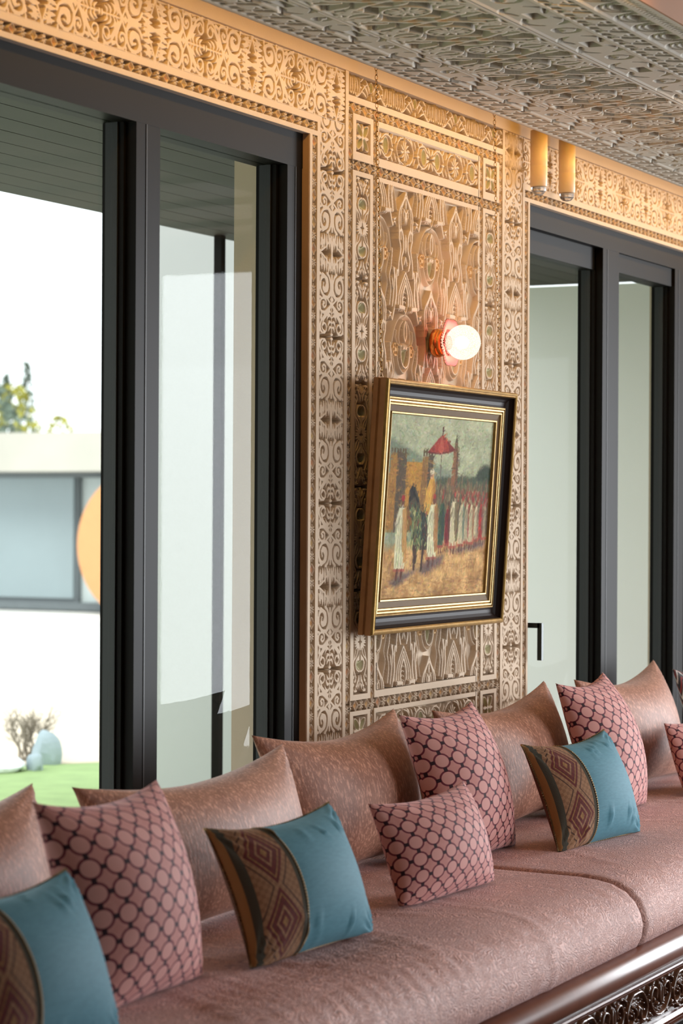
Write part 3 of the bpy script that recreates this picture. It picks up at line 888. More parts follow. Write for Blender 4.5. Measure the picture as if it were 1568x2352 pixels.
def carved_apron(w=0.36, hgt=0.10, step=0.002):
    s = Rel(w, hgt, step); h = 0.016
    c = w / 2
    T = lambda sx: (lambda p: np.stack([c + sx * p[:, 0], p[:, 1]], -1))
    s.tf = [T(1), T(-1)]
    s.line(cm([(0, .012), (.04, .02), (.075, .05), (.06, .08), (.03, .075), (.03, .055)]), .006, h, rnd=.009)
    s.line(cm([(.18, .09), (.14, .085), (.105, .05), (.12, .022), (.15, .028), (.15, .048)]), .006, h, rnd=.009)
    for (a, b, w_) in (((0, .03), (0, .09), .009), ((.01, .04), (.03, .035), .006), ((.08, .09), (.10, .07), .007), ((.08, .02), (.10, .03), .007), ((.085, .055), (.10, .058), .006), ((.16, .06), (.178, .03), .007),
                       ((.05, .092), (.07, .088), .006), ((.125, .045), (.14, .04), .006), ((.045, .06), (.05, .045), .006), ((.12, .08), (.13, .07), .005), ((.165, .01), (.14, .012), .006), ((.02, .08), (.012, .095), .005)):
        s.leaf(a, b, w_, h, .15, rnd=.008)
    for k in range(60):
        x_, y_ = rng.uniform(0, .18), rng.uniform(.008, .094)
        s.poly(ell((x_, y_), .004, .004, 8), h * rng.uniform(.35, .9), rnd=.005)
    return s

# ------------------------------------------------------------------ room shell
XL, XR, XC = -0.21, 1.40, 0.597          # pillar edges and centre
OPEN_Z = 2.556
XW0, XW1 = -5.2, 3.30                     # outer ends of the two window openings
END_X, FRONT_Y, LEFT_X = 6.5, -5.5, -7.6
WT = 2.95
wb = MB()
wb.box(XL, XR, DEP + 0.004, 0.24, FLOOR, WT)
wb.box(XW0, XL, DEP + 0.004, 0.24, OPEN_Z, WT)
wb.box(XR, XW1, DEP + 0.004, 0.24, OPEN_Z, WT)
wb.box(LEFT_X, XW0, DEP, 0.24, FLOOR, WT)
wb.box(XW1, END_X, DEP + 0.004, 0.24, FLOOR, WT)
wall = link('wall_back', wb.mesh('wall_back'), 'plaster_flat', kind='structure')
wall['label'] = 'carved plaster window wall with a pillar between two tall windows'

def rail(x0, x1, z0, z1, proud=0.0, name='flat_moulding'):
    return box_obj(name, (x0, x1, -0.002 - proud, DEP + 0.006, z0, z1), 'plaster_flat', wall)

ORI_V = None
def place(me, name, x, z, sx=1.0, sz=1.0, rot=0, y=0.0, mirror=False):
    """piece with lower left corner at (x, z) on the wall; rot=90 lays a vertical piece on its side"""
    o = link(name, me, 'plaster', wall)
    m = Matrix.Identity(4)
    if rot:
        m = Matrix(((0, 0, sz, x), (0, 1, 0, y), (sx, 0, 0, z), (0, 0, 0, 1)))
    else:
        m = Matrix.Translation((x, y, z)) @ Matrix.Diagonal((-sx if mirror else sx, 1, sz, 1))
    o.matrix_local = m
    return o

# cornice above the carvings
box_obj('cornice', (XW0, END_X, -0.006, DEP + 0.006, 2.770, WT), 'plaster_flat', wall)

# scroll strips
sc = scroll_relief()
me_sc = sc.mesh('scrollwork', DEP)
def sc_slice(f0, f1, nm):
    j0, j1 = int(round(f0 * (sc.nv - 1))), int(round(f1 * (sc.nv - 1)))
    return sc.mesh(nm, DEP, j=slice(j0, j1 + 1)), (j1 - j0) / (sc.nv - 1)
TICK = 2.471
top_piece, ftop = sc_slice(0.0, 0.632, 'scrollwork_top')
lft_piece, flft = sc_slice(0.0, 0.30, 'scrollwork_corner')
bot_piece, fbot = sc_slice(0.5, 1.0, 'scrollwork_foot')
for (x0, full) in ((-0.147, False), (1.181, True)):
    for k in range(4):
        place(me_sc, 'carved_scroll_panel', x0, TICK - SC_L * (k + 1))
    if full: place(top_piece, 'carved_scroll_panel', x0, TICK)
    else: place(lft_piece, 'carved_scroll_panel', x0, TICK)
# frieze over the left window
PER = 0.4945
for k in range(9):
    place(me_sc, 'carved_frieze_panel', -0.294 - PER * (k + 1), 2.613, rot=90, sz=PER / SC_L)
fr_piece, _f = sc_slice(0.0, 0.6127, 'frieze_corner')
place(fr_piece, 'carved_frieze_panel', -0.294, 2.613, rot=90, sz=PER / SC_L)
# frieze over the right window
for k in range(4):
    place(me_sc, 'carved_frieze_panel', 1.337 + PER * k, 2.613, rot=90, sz=PER / SC_L)
for k in range(6):
    place(me_sc, 'carved_frieze_panel', 1.337 + PER * (4 + k), 2.613, rot=90, sz=PER / SC_L)

# mosaic bands
zr = mosaic_relief(); me_z = zr.mesh('mosaic_band', DEP)
zf = mosaic_relief(4, 0.0836, 0.025); me_zf = zf.mesh('mosaic_frieze_band', DEP)
def z_slice(r, frac, nm):
    i1 = int(round(frac * (r.nu - 1)))
    return r.mesh(nm, DEP, i=slice(0, i1 + 1))
_zc = {}
def mosaic_run(x0, x1, z0, z1, horiz, frieze=False):
    r, me = (zf, me_zf) if frieze else (zr, me_z)
    L = r.w; tot = (x1 - x0) if horiz else (z1 - z0); hgt = (z1 - z0) if horiz else (x1 - x0)
    n = int(tot / L + 1e-6); rem = tot / L - n
    for k in range(n + (1 if rem > 0.02 else 0)):
        mm = me
        if k == n:
            key = (frieze, round(rem, 3))
            if key not in _zc: _zc[key] = z_slice(r, rem, 'mosaic_end')
            mm = _zc[key]
        o = link('mosaic_band', mm, 'plaster', wall)
        q = hgt / r.h
        if horiz: o.matrix_local = Matrix.Translation((x0 + k * L, 0, z0)) @ Matrix.Diagonal((1, 1, q, 1))
        else: o.matrix_local = Matrix(((0, 0, q, x0), (0, 1, 0, 0), (1, 0, 0, z0 + k * L), (0, 0, 0, 1)))
Z_BOT = 0.55
# pillar uprights, mirrored about the centre line
cols = [('r', -0.21, -0.195), ('z', -0.195, -0.165), ('r', -0.165, -0.147), ('r', 0.009, 0.028)]
for kind, a, b in cols:
    top = 2.556 if b <= -0.147 else 2.770
    for sgn in (0, 1):
        x0, x1 = (a, b) if sgn == 0 else (2 * XC - 0.004 - b, 2 * XC - 0.004 - a)
        if kind == 'r':
            rail(x0, x1, Z_BOT, 2.613 if (b == -0.147) else top)
        else: mosaic_run(x0, x1, Z_BOT, 2.569, False)
# frieze rails over both windows
for (x0, x1) in ((XW0, -0.165), (1.355, END_X)):
    rail(x0, x1, 2.595, 2.613); rail(x0, x1, 2.556, 2.5695)
    mosaic_run(x0, x1, 2.5695, 2.595, True, True)
PX0, PX1 = 0.228, 0.966
IN0, IN1 = 0.028, 1.162
# top frieze of the pillar
ff = fern_frieze(); me_ff = ff.mesh('fern_frieze', DEP)
nf = 3.75
for k in range(3): place(me_ff, 'carved_fern_frieze', IN0 + 0.303 * k - 0.0, 2.704, sx=1)
fe = ff.mesh('fern_frieze_end', DEP, i=slice(0, int((IN1 - IN0 - 0.909) / 0.303 * (ff.nu - 1)) + 1))
place(fe, 'carved_fern_frieze', IN0 + 0.909, 2.704)
rail(IN0, IN1, 2.686, 2.704)
mosaic_run(IN0, IN1, 2.655, 2.686, True)
mosaic_run(0.060, 1.130, 2.491, 2.522, True)
mosaic_run(0.060, 1.130, 0.921, 0.953, True)
for sgn in (0, 1):
    mir = lambda a, b: (a, b) if sgn == 0 else (2 * XC - b - 0.004, 2 * XC - a - 0.004)
    x0, x1 = mir(0.028, 0.057); mosaic_run(x0, x1, Z_BOT, 2.655, False)
    x0, x1 = mir(0.190, 0.216); mosaic_run(x0, x1, Z_BOT, 2.491, False); mosaic_run(x0, x1, 2.522, 2.655, False)
    for (za, zb) in ((0.953, 2.491), (Z_BOT, 0.921), (2.522, 2.655)):
        for (a, b) in ((0.057, 0.0776), (0.171, 0.190), (0.216, 0.228)):
            x0, x1 = mir(a, b); rail(x0, x1, za, zb)
    for (za, zb) in ((2.638, 2.655), (2.522, 2.546), (2.477, 2.491), (0.953, 0.969), (0.908, 0.921)):
        x0, x1 = mir(0.0776, 0.171); rail(x0, x1, za, zb)
for (za, zb) in ((2.638, 2.655), (2.522, 2.546), (2.477, 2.491), (0.953, 0.973), (0.908, 0.921)):
    rail(PX0, PX1, za, zb)
# bowl strips
md = medallion_relief(); me_md = md.mesh('medallion', DEP)
for x0 in (0.0776, 2 * XC - 0.171 - 0.004):
    for k in range(5): place(me_md, 'carved_bowl_panel', x0, 2.480 - 0.302 * (k + 1), sz=0.302 / MD_L)
# rectangular and square panels, above and below the middle field
fp = flower_panel(PX1 - PX0, 0.092, 2); me_fp = fp.mesh('flower_panel', DEP)
sq = square_panel(0.0934, 0.092); me_sq = sq.mesh('square_panel', DEP)
for z0 in (2.546, 0.816):
    place(me_fp, 'carved_flower_panel', PX0, z0)
    for x0 in (0.0776, 2 * XC - 0.171 - 0.004): place(me_sq, 'carved_square_panel', x0, z0)
for x0, x1 in ((PX0, PX1), (0.0776, 0.171), (2 * XC - 0.171 - 0.004, 2 * XC - 0.0776 - 0.004)): rail(x0, x1, Z_BOT, 0.816)
# interlaced arch field
sb = sebka_relief(); sb.H *= 1.6
def sb_slice(f0, f1, nm):
    j0, j1 = int(round(f0 * (sb.nv - 1))), int(round(f1 * (sb.nv - 1)))
    return sb.mesh(nm, 0.034, j=slice(j0, j1 + 1))
sb_full = sb_slice(0, 1, 'arch_field'); sb_top = sb_slice(0, 0.086 / SB_P, 'arch_field_top'); sb_half = sb_slice(0.5, 1, 'arch_field_half')
SW = (PX1 - PX0) / 4
ZC = 2.391
for c in range(4):
    # the centre line carries the almond foot; columns alternate mirrored
    mirror = c in (0, 2)
    axis_x = PX0 + SW * (c + (1 if mirror else 0))
    odd = c in (0, 3)
    sx = SW / SB_W
    # columns 1,2 share the centre axis (u=0 there); columns 0,3 have u=0 on the outer edge
    if c == 1: ax, mi = PX0 + 2 * SW, True
    elif c == 2: ax, mi = PX0 + 2 * SW, False
    elif c == 0: ax, mi = PX0, False
    else: ax, mi = PX1, True
    for (mm, z0) in ((sb_top, ZC), (sb_full, ZC - SB_P), (sb_full, ZC - 2 * SB_P), (sb_half, ZC - 2.5 * SB_P)):
        place(mm, 'interlaced_arch_panel', ax, z0, sx=sx, mirror=mi, y=-0.006)

# other walls, floor, ceiling
def wall_with_hole(name, axis, pos, a0, a1, z0, z1, holes, th=0.2):
    b = MB(); cuts = sorted(holes)
    cur = a0
    def put(p0, p1, q0, q1):
        if p1 - p0 < 1e-4 or q1 - q0 < 1e-4: return
        if axis == 'x': b.box(min(pos, pos + th), max(pos, pos + th), p0, p1, q0, q1)
        else: b.box(p0, p1, min(pos, pos + th), max(pos, pos + th), q0, q1)
    for (h0, h1, zz0, zz1) in cuts:
        put(cur, h0, z0, z1); put(h0, h1, z0, zz0); put(h0, h1, zz1, z1); cur = h1
    put(cur, a1, z0, z1)
    return link(name, b.mesh(name), 'white_paint', kind='structure')
wall_with_hole('wall_right', 'x', END_X, FRONT_Y, DEP, FLOOR, 3.4, [(-4.9, -1.7, 0.3, 2.4)])
wall_with_hole('wall_front', 'y', FRONT_Y, LEFT_X, END_X, FLOOR, 3.4, [(0.3, 4.5, 0.4, 2.4)], th=-0.2)
wall_with_hole('wall_left', 'x', LEFT_X, FRONT_Y, DEP, FLOOR, 3.4, [], th=-0.2)
box_obj('floor', (LEFT_X, END_X, FRONT_Y, 0.24, -0.02, FLOOR), 'floor', kind='structure')
box_obj('ceiling', (LEFT_X, END_X, FRONT_Y, -1.16, 3.15, 3.3), 'ceil_wood', kind='structure')
box_obj('trim_1', (LEFT_X, END_X, -1.17, 0.24, WT, 3.2), 'ceil_wood', kind='structure')['label'] = 'plain slab above the carved ceiling panel'
# carved panel hung below, with a gap to the wall
CZ = 2.715; CE_Y0 = -0.226
panel = box_obj('ceiling_panel', (LEFT_X, END_X, CE_Y0 - CE_W, CE_Y0, CZ + CE_D, CZ + CE_D + 0.045), 'ceil_warm', kind='structure')
panel.name = 'trim_2'; panel['label'] = 'dropped ceiling panel of carved grey-beige plaster'
ce = ceiling_relief(); 
Pm = np.stack([ce.U, -ce.V, CE_D - ce.H], -1)
me_ce = grid_mesh('ceiling_carving', Pm, ce.C, smooth=False)
for k in range(int((END_X + 2.4) / CE_L)):
    o = link('carved_ceiling_panel', me_ce, 'ceil_carve', panel)
    o.location = (-2.4 + k * CE_L, CE_Y0, CZ)
box_obj('panel_edge', (LEFT_X, END_X, CE_Y0, CE_Y0 + 0.006, CZ, CZ + 0.02), 'ceil_warm', panel)
box_obj('panel_edge', (LEFT_X, END_X, CE_Y0 - CE_W - 0.006, CE_Y0 - CE_W, CZ, CZ + 0.10), 'ceil_wood', panel)
# ribs of the raised ceiling
for k in range(14):
    box_obj('ceiling_rib', (-4 + k * 0.8, -3.92 + k * 0.8, FRONT_Y, -1.3, 3.12, 3.149), 'ceil_wood', bpy.data.objects['ceiling'])

# ------------------------------------------------------------------ windows in the back wall
YF = 0.02          # front of the frames
def window(name, x0, x1, stiles, z0, z1, label, topw=0.097, botw=0.09, depth=0.055):
    root = empty(name, (0, 0, 0)); root['kind'] = 'structure'; root['label'] = label
    fr = MB()
    fr.box(x0, x1, YF, YF + 0.10, z1 - topw, z1); fr.box(x0, x1, YF, YF + 0.10, z0, z0 + botw)
    link('window_frame', fr.mesh('window_frame'), 'frame_dark', root)
    for (a, b) in stiles:
        st = MB(); st.box(a, b, YF + 0.0006, YF + 0.0994, z0 + botw, z1 - topw)
        st.box(a - 0.012, a, YF + 0.030, YF + 0.09, z0 + botw, z1 - topw)
        st.box(b, b + 0.012, YF + 0.030, YF + 0.09, z0 + botw, z1 - topw)
        o = link('stile', st.mesh('stile'), 'frame_dark', root)
        link('gasket', MB().box(a - 0.018, a - 0.012, YF + 0.045, YF + 0.08, z0 + botw, z1 - topw).box(b + 0.012, b + 0.018, YF + 0.045, YF + 0.08, z0 + botw, z1 - topw).mesh('gasket'), 'rubber', o)
        link('groove', MB().box(a + 0.045, a + 0.049, YF - 0.0009, YF + 0.002, z0 + botw, z1 - topw).mesh('groove'), 'rubber', o)
    for i in range(len(stiles) - 1):
        a, b = stiles[i][1], stiles[i + 1][0]
        link('pane', MB().box(a, b, YF + 0.056, YF + 0.064, z0 + botw, z1 - topw).mesh('pane'), 'glass', root)
    return root
w1 = window('window_1', XW0, XL, [(XW0, XW0 + .09), (-3.4, -3.29), (-1.086, -0.974), (-0.30, XL - 0.004)], FLOOR, OPEN_Z, 'tall dark bronze window left of the carved pillar')
box_obj('jamb', (XL - 0.002, XL + 0.001, 0.0, 0.03, FLOOR, OPEN_Z), 'jamb_wood', w1)
w2 = window('window_2', XR, XW1, [(XR, XR + 0.05), (2.165, 2.335), (2.98, 3.10), (3.2, XW1)], FLOOR, OPEN_Z, 'dark bronze sliding window right of the carved pillar', topw=0.075)
box_obj('sash_rail', (XR + 0.05, 2.165, YF + 0.03, YF + 0.09, 2.40, OPEN_Z - 0.075), 'frame_dark', w2)
box_obj('sash_rail', (2.335, 2.98, YF + 0.012, YF + 0.09, 2.41, OPEN_Z - 0.075), 'frame_dark', w2)
hd = MB()
hd.box(1.427, 1.443, -0.034, YF + 0.03, 1.108, 1.125).box(1.427, 1.443, -0.042, -0.026, 0.998, 1.125)
hd.box(1.415, 1.448, YF + 0.0, YF + 0.004, 1.07, 1.15)
link('handle', hd.mesh('handle'), 'black_metal', w2)

# ------------------------------------------------------------------ framed painting
def sweep_frame(w, hgt, prof, name):
    """profile (inset from the outer edge, height off the wall) round a rectangle with mitred corners; room side is -y"""
    v = []; f = []
    n = len(prof)
    for (d, o_) in prof:
        x_, z_ = w / 2 - d, hgt / 2 - d
        v += [(-x_, -o_, -z_), (x_, -o_, -z_), (x_, -o_, z_), (-x_, -o_, z_)]
    for i in range(n - 1):
        for k in range(4):
            a = i * 4 + k; b = i * 4 + (k + 1) % 4
            f.append((a, b, b + 4, a + 4))
    me = bpy.data.meshes.new(name); me.from_pydata(v, [], f); me.update()
    return me
FW, FH = 0.965, 0.745
pic = empty('framed_painting', (0.540, -0.046, 1.518))
tilt = math.atan2(0.048, FH)
pic.rotation_euler = (tilt, 0, 0)
tag(pic, 'oil painting of robed figures and a red parasol in a stepped gilt frame', 'painting')
link('frame_side', sweep_frame(FW, FH, [(0.006, 0.0), (0.0, 0.004), (0.0, 0.018), (0.003, 0.022), (0.0, 0.026), (0.0, 0.043)], 'frame_side'), 'frame_side', pic)
link('outer_gilt_lip', sweep_frame(FW, FH, [(0.0, 0.043), (0.003, 0.050), (0.008, 0.052), (0.012, 0.049), (0.014, 0.051), (0.017, 0.047)], 'outer_lip'), 'gilt', pic)
link('dark_cove', sweep_frame(FW, FH, [(0.017, 0.047), (0.019, 0.039), (0.025, 0.030), (0.034, 0.025), (0.044, 0.024), (0.050, 0.026)], 'cove'), 'frame_brown', pic)
link('ribbed_gilt', sweep_frame(FW, FH, [(0.050, 0.026), (0.052, 0.031), (0.056, 0.032), (0.058, 0.027), (0.060, 0.030), (0.064, 0.030), (0.066, 0.025), (0.069, 0.028), (0.073, 0.027), (0.075, 0.023)], 'ribs'), 'gilt', pic)
link('bronze_flat', sweep_frame(FW, FH, [(0.075, 0.023), (0.092, 0.019)], 'flat'), 'frame_olive', pic)
link('inner_gilt_lip', sweep_frame(FW, FH, [(0.092, 0.019), (0.094, 0.023), (0.098, 0.022), (0.101, 0.013)], 'inner_lip'), 'gilt', pic)
link('backing', MB().box(-FW / 2 + .02, FW / 2 - .02, -0.008, 0.0, -FH / 2 + .02, FH / 2 - .02).mesh('backing'), 'frame_brown', pic)

# the canvas: an oil sketch laid down stroke by stroke on a fine grid
CWd, CHt = FW - 0.2, FH - 0.2
class Paint:
    def __init__(s, nx, ny):
        s.nx, s.ny = nx, ny
        s.X, s.Y = np.meshgrid(np.linspace(0, 1, nx), np.linspace(0, 1, ny), indexing='ij')
        s.C = np.zeros((nx, ny, 3))
    def blend(s, m, c):
        c = np.array(c, float) / 255.0
        s.C = s.C * (1 - m[..., None]) + c * m[..., None]
    def poly(s, P, c, a=1.0, soft=0.006):
        P = np.array(P, float); n = len(P); ins = np.zeros(s.X.shape, bool); d = np.full(s.X.shape, 9.0)
        for k in range(n):
            p, q = P[k], P[(k + 1) % n]; e = q - p
            t_ = np.clip(((s.X - p[0]) * e[0] + (s.Y - p[1]) * e[1]) / (e @ e + 1e-12), 0, 1)
            d = np.minimum(d, np.hypot(s.X - p[0] - t_ * e[0], s.Y - p[1] - t_ * e[1]))
            if p[1] != q[1]: ins ^= ((s.Y < p[1]) != (s.Y < q[1])) & (s.X < (q[0] - p[0]) * (s.Y - p[1]) / (q[1] - p[1]) + p[0])
        sd = np.where(ins, -d, d)
        s.blend(np.clip(0.5 - sd / soft, 0, 1) * a, c)
    def stroke(s, p, q, w_, c, a=1.0):
        p, q = np.array(p, float), np.array(q, float); e = q - p; m = w_ + 0.008
        I = slice(max(0, int((min(p[0], q[0]) - m) * (s.nx - 1))), max(1, int((max(p[0], q[0]) + m) * (s.nx - 1)) + 2))
        J = slice(max(0, int((min(p[1], q[1]) - m) * (s.ny - 1))), max(1, int((max(p[1], q[1]) + m) * (s.ny - 1)) + 2))
        X, Y = s.X[I, J], s.Y[I, J]
        if X.size == 0: return
        t_ = np.clip(((X - p[0]) * e[0] + (Y - p[1]) * e[1]) / (e @ e + 1e-12), 0, 1)
        cov = (np.clip(0.5 - (np.hypot(X - p[0] - t_ * e[0], Y - p[1] - t_ * e[1]) - w_) / 0.005, 0, 1) * a)[..., None]
        s.C[I, J] = s.C[I, J] * (1 - cov) + np.array(c, float) / 255.0 * cov
pt = Paint(320, 260)
def vnoise(fx, fy, seed):
    r = np.random.default_rng(seed); g = r.random((fx + 2, fy + 2))
    x_, y_ = pt.X * fx, pt.Y * fy; i, j = x_.astype(int), y_.astype(int); a, b = x_ - i, y_ - j
    a, b = a * a * (3 - 2 * a), b * b * (3 - 2 * b)
    return (g[i, j] * (1 - a) + g[i + 1, j] * a) * (1 - b) + (g[i, j + 1] * (1 - a) + g[i + 1, j + 1] * a) * b
nA = vnoise(9, 9, 1) * .5 + vnoise(25, 25, 2) * .3 + vnoise(60, 60, 3) * .2
def lerp(a, b, t_): return np.array(a) * (1 - t_[..., None]) + np.array(b) * t_[..., None]
# sky
pt.C = lerp((142, 150, 122), (176, 180, 148), np.clip(pt.Y * 1.2 - .3 + (nA - .5) * .9, 0, 1)) / 255
for k in range(160):
    x_, y_ = rng.uniform(0, 1), rng.uniform(.66, 1)
    pt.stroke((x_, y_), (x_ + rng.uniform(.02, .06), y_ + rng.uniform(-.02, .02)), .006, [(184, 188, 156), (140, 148, 122), (168, 170, 138)][rng.integers(3)], .25)
# distant hills
pt.poly([(0, .87), (.05, .86), (.14, .83), (.25, .80), (.36, .75), (.5, .70), (.5, .55), (0, .55)], (112, 124, 104), .8, .03)
pt.poly([(.40, .76), (.50, .72), (.62, .68), (.75, .66), (.75, .5), (.4, .5)], (128, 140, 122), .7, .03)
# tree line and far crowd
pt.poly([(.46, .655), (.55, .67), (.62, .66), (.70, .68), (.78, .67), (.84, .675), (.88, .71), (.93, .735), (1, .73), (1, .4), (.46, .4)], (78, 86, 66), .95, .02)
pt.poly([(.85, .66), (.87, .71), (.92, .745), (.97, .745), (1, .72), (1, .64)], (54, 66, 50), .95, .03)
pt.poly([(.44, .62), (1, .62), (1, .34), (.44, .34)], (104, 92, 66), .8, .05)
for k in range(520):
    x_, y_ = rng.uniform(.44, 1), rng.uniform(.40, .63)
    c = [(136, 122, 90), (84, 76, 56), (142, 84, 60), (70, 80, 62), (160, 142, 104)][rng.integers(5)]
    pt.stroke((x_, y_), (x_ + rng.uniform(-.004, .004), y_ + rng.uniform(.015, .05)), .0035, c, .6)
# kasbah walls and towers
pt.poly([(.0, .36), (.0, .68), (.03, .68), (.03, .79), (.17, .79), (.17, .36)], (158, 116, 56))
pt.poly([(.09, .36), (.09, .80), (.15, .79), (.175, .75), (.18, .36)], (92, 78, 60))
pt.poly([(.175, .36), (.175, .745), (.33, .745), (.33, .36)], (182, 134, 58))
pt.poly([(.31, .36), (.32, .775), (.42, .785), (.425, .36)], (140, 104, 58))
pt.poly([(.37, .36), (.375, .79), (.42, .785), (.43, .36)], (84, 76, 60))
for x_ in (.04, .065, .09, .115, .14, .16, .33, .355, .38, .405): pt.stroke((x_, .785), (x_, .81), .007, (96, 80, 56))
for k in range(220):
    x_, y_ = rng.uniform(.0, .42), rng.uniform(.38, .76)
    pt.stroke((x_, y_), (x_ + rng.uniform(.01, .04), y_ + rng.uniform(-.004, .004)), .003, [(204, 156, 78), (122, 88, 46), (100, 82, 58), (176, 120, 60)][rng.integers(4)], .5)
pt.poly([(.20, .36), (.20, .50), (.24, .55), (.28, .50), (.28, .36)], (110, 82, 44), .8)
# minaret
pt.poly([(.60, .62), (.612, .815), (.655, .815), (.662, .62)], (138, 96, 66)); pt.poly([(.616, .815), (.620, .865), (.648, .865), (.652, .815)], (110, 84, 58)); pt.poly([(.620, .865), (.634, .92), (.648, .865)], (90, 76, 54))
pt.poly([(.64, .62), (.643, .815), (.657, .815), (.664, .62)], (98, 74, 56)); pt.stroke((.60, .72), (.66, .72), .003, (96, 70, 52))
# parasol
pt.poly([(.365, .805), (.42, .850), (.47, .892), (.495, .905), (.54, .875), (.625, .825), (.57, .808), (.48, .798)], (160, 62, 50))
pt.poly([(.49, .90), (.455, .815), (.49, .80), (.52, .815)], (186, 92, 72), .75); pt.poly([(.54, .875), (.625, .825), (.57, .808)], (112, 44, 38), .8); pt.poly([(.365, .805), (.42, .85), (.43, .808)], (128, 50, 42), .6)
pt.stroke((.365, .804), (.48, .797), .004, (104, 38, 34)); pt.stroke((.48, .797), (.625, .824), .004, (104, 38, 34))
pt.stroke((.495, .90), (.497, .945), .005, (84, 44, 38)); pt.stroke((.495, .80), (.500, .66), .003, (92, 82, 68))
# sandy ground
g = np.clip((.30 - pt.Y + .05 * pt.X) / .06, 0, 1)
pt.C = pt.C * (1 - g[..., None]) + lerp((152, 108, 62), (210, 170, 112), np.clip(nA * 1.9 - .45, 0, 1)) / 255 * g[..., None]
for k in range(340):
    x_, y_ = rng.uniform(0, 1), rng.uniform(0, .27)
    pt.stroke((x_, y_), (x_ + rng.uniform(.01, .05), y_ + rng.uniform(-.01, .01)), .004, [(220, 186, 132), (140, 98, 58), (186, 144, 92), (128, 94, 70)][rng.integers(4)], .4)
# shadows
for P in ([(.09, .085), (.18, .135), (.33, .150), (.24, .10), (.13, .055)], [(.34, .14), (.42, .20), (.58, .225), (.55, .17), (.40, .115)], [(.60, .25), (.78, .275), (.98, .305), (.98, .27), (.75, .235)]):
    pt.poly(P, (98, 84, 84), .85, .03)
# rider in an ochre cloak
pt.poly([(.345, .44), (.37, .58), (.405, .665), (.435, .67), (.455, .62), (.465, .44)], (204, 156, 72)); pt.poly([(.42, .44), (.43, .66), (.455, .62), (.465, .44)], (160, 112, 54), .8)
pt.poly(ell((.418, .680), .020, .026, 12), (212, 160, 122)); pt.poly(ell((.418, .695), .022, .018, 12), (204, 190, 156))
# horse: dark hind quarters and neck, green harness, slim legs
pt.poly([(.30, .47), (.36, .47), (.44, .44), (.46, .33), (.43, .26), (.34, .26), (.29, .32)], (60, 56, 46))
pt.poly([(.22, .50), (.215, .57), (.235, .605), (.265, .610), (.285, .585), (.31, .54), (.34, .46), (.34, .30), (.30, .26), (.26, .30), (.255, .44)], (78, 70, 54))
pt.poly([(.215, .52), (.215, .585), (.24, .615), (.27, .605), (.265, .55)], (44, 38, 32)); pt.stroke((.24, .60), (.30, .53), .008, (36, 32, 28))
pt.poly([(.255, .27), (.255, .47), (.295, .50), (.34, .44), (.35, .28), (.31, .24)], (112, 128, 78), .75)
for (xa, ya, xb, yb) in ((.285, .28, .297, .155), (.305, .28, .308, .19), (.375, .29, .366, .145), (.43, .30, .425, .20)): pt.stroke((xa, ya), (xb, yb), .0085, (70, 52, 38))
for k in range(200):
    x_, y_ = rng.uniform(.22, .46), rng.uniform(.27, .50)
    pt.stroke((x_, y_), (x_ + rng.uniform(-.012, .012), y_ + rng.uniform(.008, .03)), .0036, [(158, 168, 108), (56, 62, 50), (126, 52, 42), (188, 178, 124), (52, 88, 76), (40, 36, 30)][rng.integers(6)], .75)
# robed figures: (x, foot, height, half width, robe, cape, cap)
figs = [(.165, .145, .42, .062, (210, 206, 168), (182, 134, 76), (164, 54, 46)), (.455, .205, .37, .058, (216, 212, 172), (158, 112, 66), (150, 54, 46)),
        (.535, .27, .30, .032, (70, 92, 66), (46, 66, 56), (150, 52, 44)), (.655, .265, .32, .045, (214, 204, 164), (110, 96, 66), (180, 52, 50)), (.595, .28, .25, .03, (128, 40, 40), (92, 56, 46), (70, 58, 50)),
        (.735, .275, .285, .036, (208, 196, 158), (110, 120, 100), (158, 60, 52)), (.79, .29, .27, .03, (190, 176, 140), (140, 74, 60), (150, 60, 50)), (.835, .285, .275, .032, (206, 192, 152), (150, 108, 80), (140, 60, 52)), (.885, .30, .26, .028, (208, 194, 156), (120, 100, 78), (150, 60, 50)), (.93, .31, .25, .026, (184, 58, 50), (120, 90, 74), (150, 58, 54)), (.975, .31, .24, .024, (176, 158, 124), (110, 90, 74), (130, 56, 50))]
for (x_, y_, hh, w_, robe, cape, cap) in figs:
    pt.poly([(x_ - w_ * .75, y_), (x_ - w_ * .85, y_ + hh * .45), (x_ - w_ * .95, y_ + hh * .62), (x_ - w_ * .5, y_ + hh * .83), (x_ + w_ * .45, y_ + hh * .83), (x_ + w_ * .7, y_ + hh * .45), (x_ + w_ * .75, y_)], robe)
    pt.poly([(x_ + w_ * .95, y_ + hh * .14), (x_ + w_ * .8, y_ + hh * .6), (x_ + w_ * .5, y_ + hh * .84), (x_ + w_ * .0, y_ + hh * .8), (x_ + w_ * .1, y_ + hh * .4), (x_ + w_ * .5, y_ + hh * .10)], cape, .9)
    for q in (-.5, -.15, .2): pt.stroke((x_ + w_ * q, y_ + hh * .06), (x_ + w_ * q * .7, y_ + hh * .7), .0028, tuple(int(c * .66) for c in robe), .7)
    pt.stroke((x_ - w_ * .85, y_ + hh * .5), (x_ - w_ * .3, y_ + hh * .72), .005, tuple(int(c * .6) for c in robe), .6)
    pt.stroke((x_ - w_ * .35, y_ + .005), (x_ - w_ * .35, y_ - hh * .11), w_ * .14, (96, 58, 44)); pt.stroke((x_ + w_ * .35, y_ + .005), (x_ + w_ * .3, y_ - hh * .09), w_ * .14, (96, 58, 44))
    pt.stroke((x_ - w_ * .75, y_ + .006), (x_ + w_ * .7, y_ + .006), .008, (160, 76, 60), .8)
    pt.poly(ell((x_, y_ + hh * .895), w_ * .26, hh * .055, 12), (110, 70, 50)); pt.poly(ell((x_, y_ + hh * .955), w_ * .27, hh * .042, 12), cap)
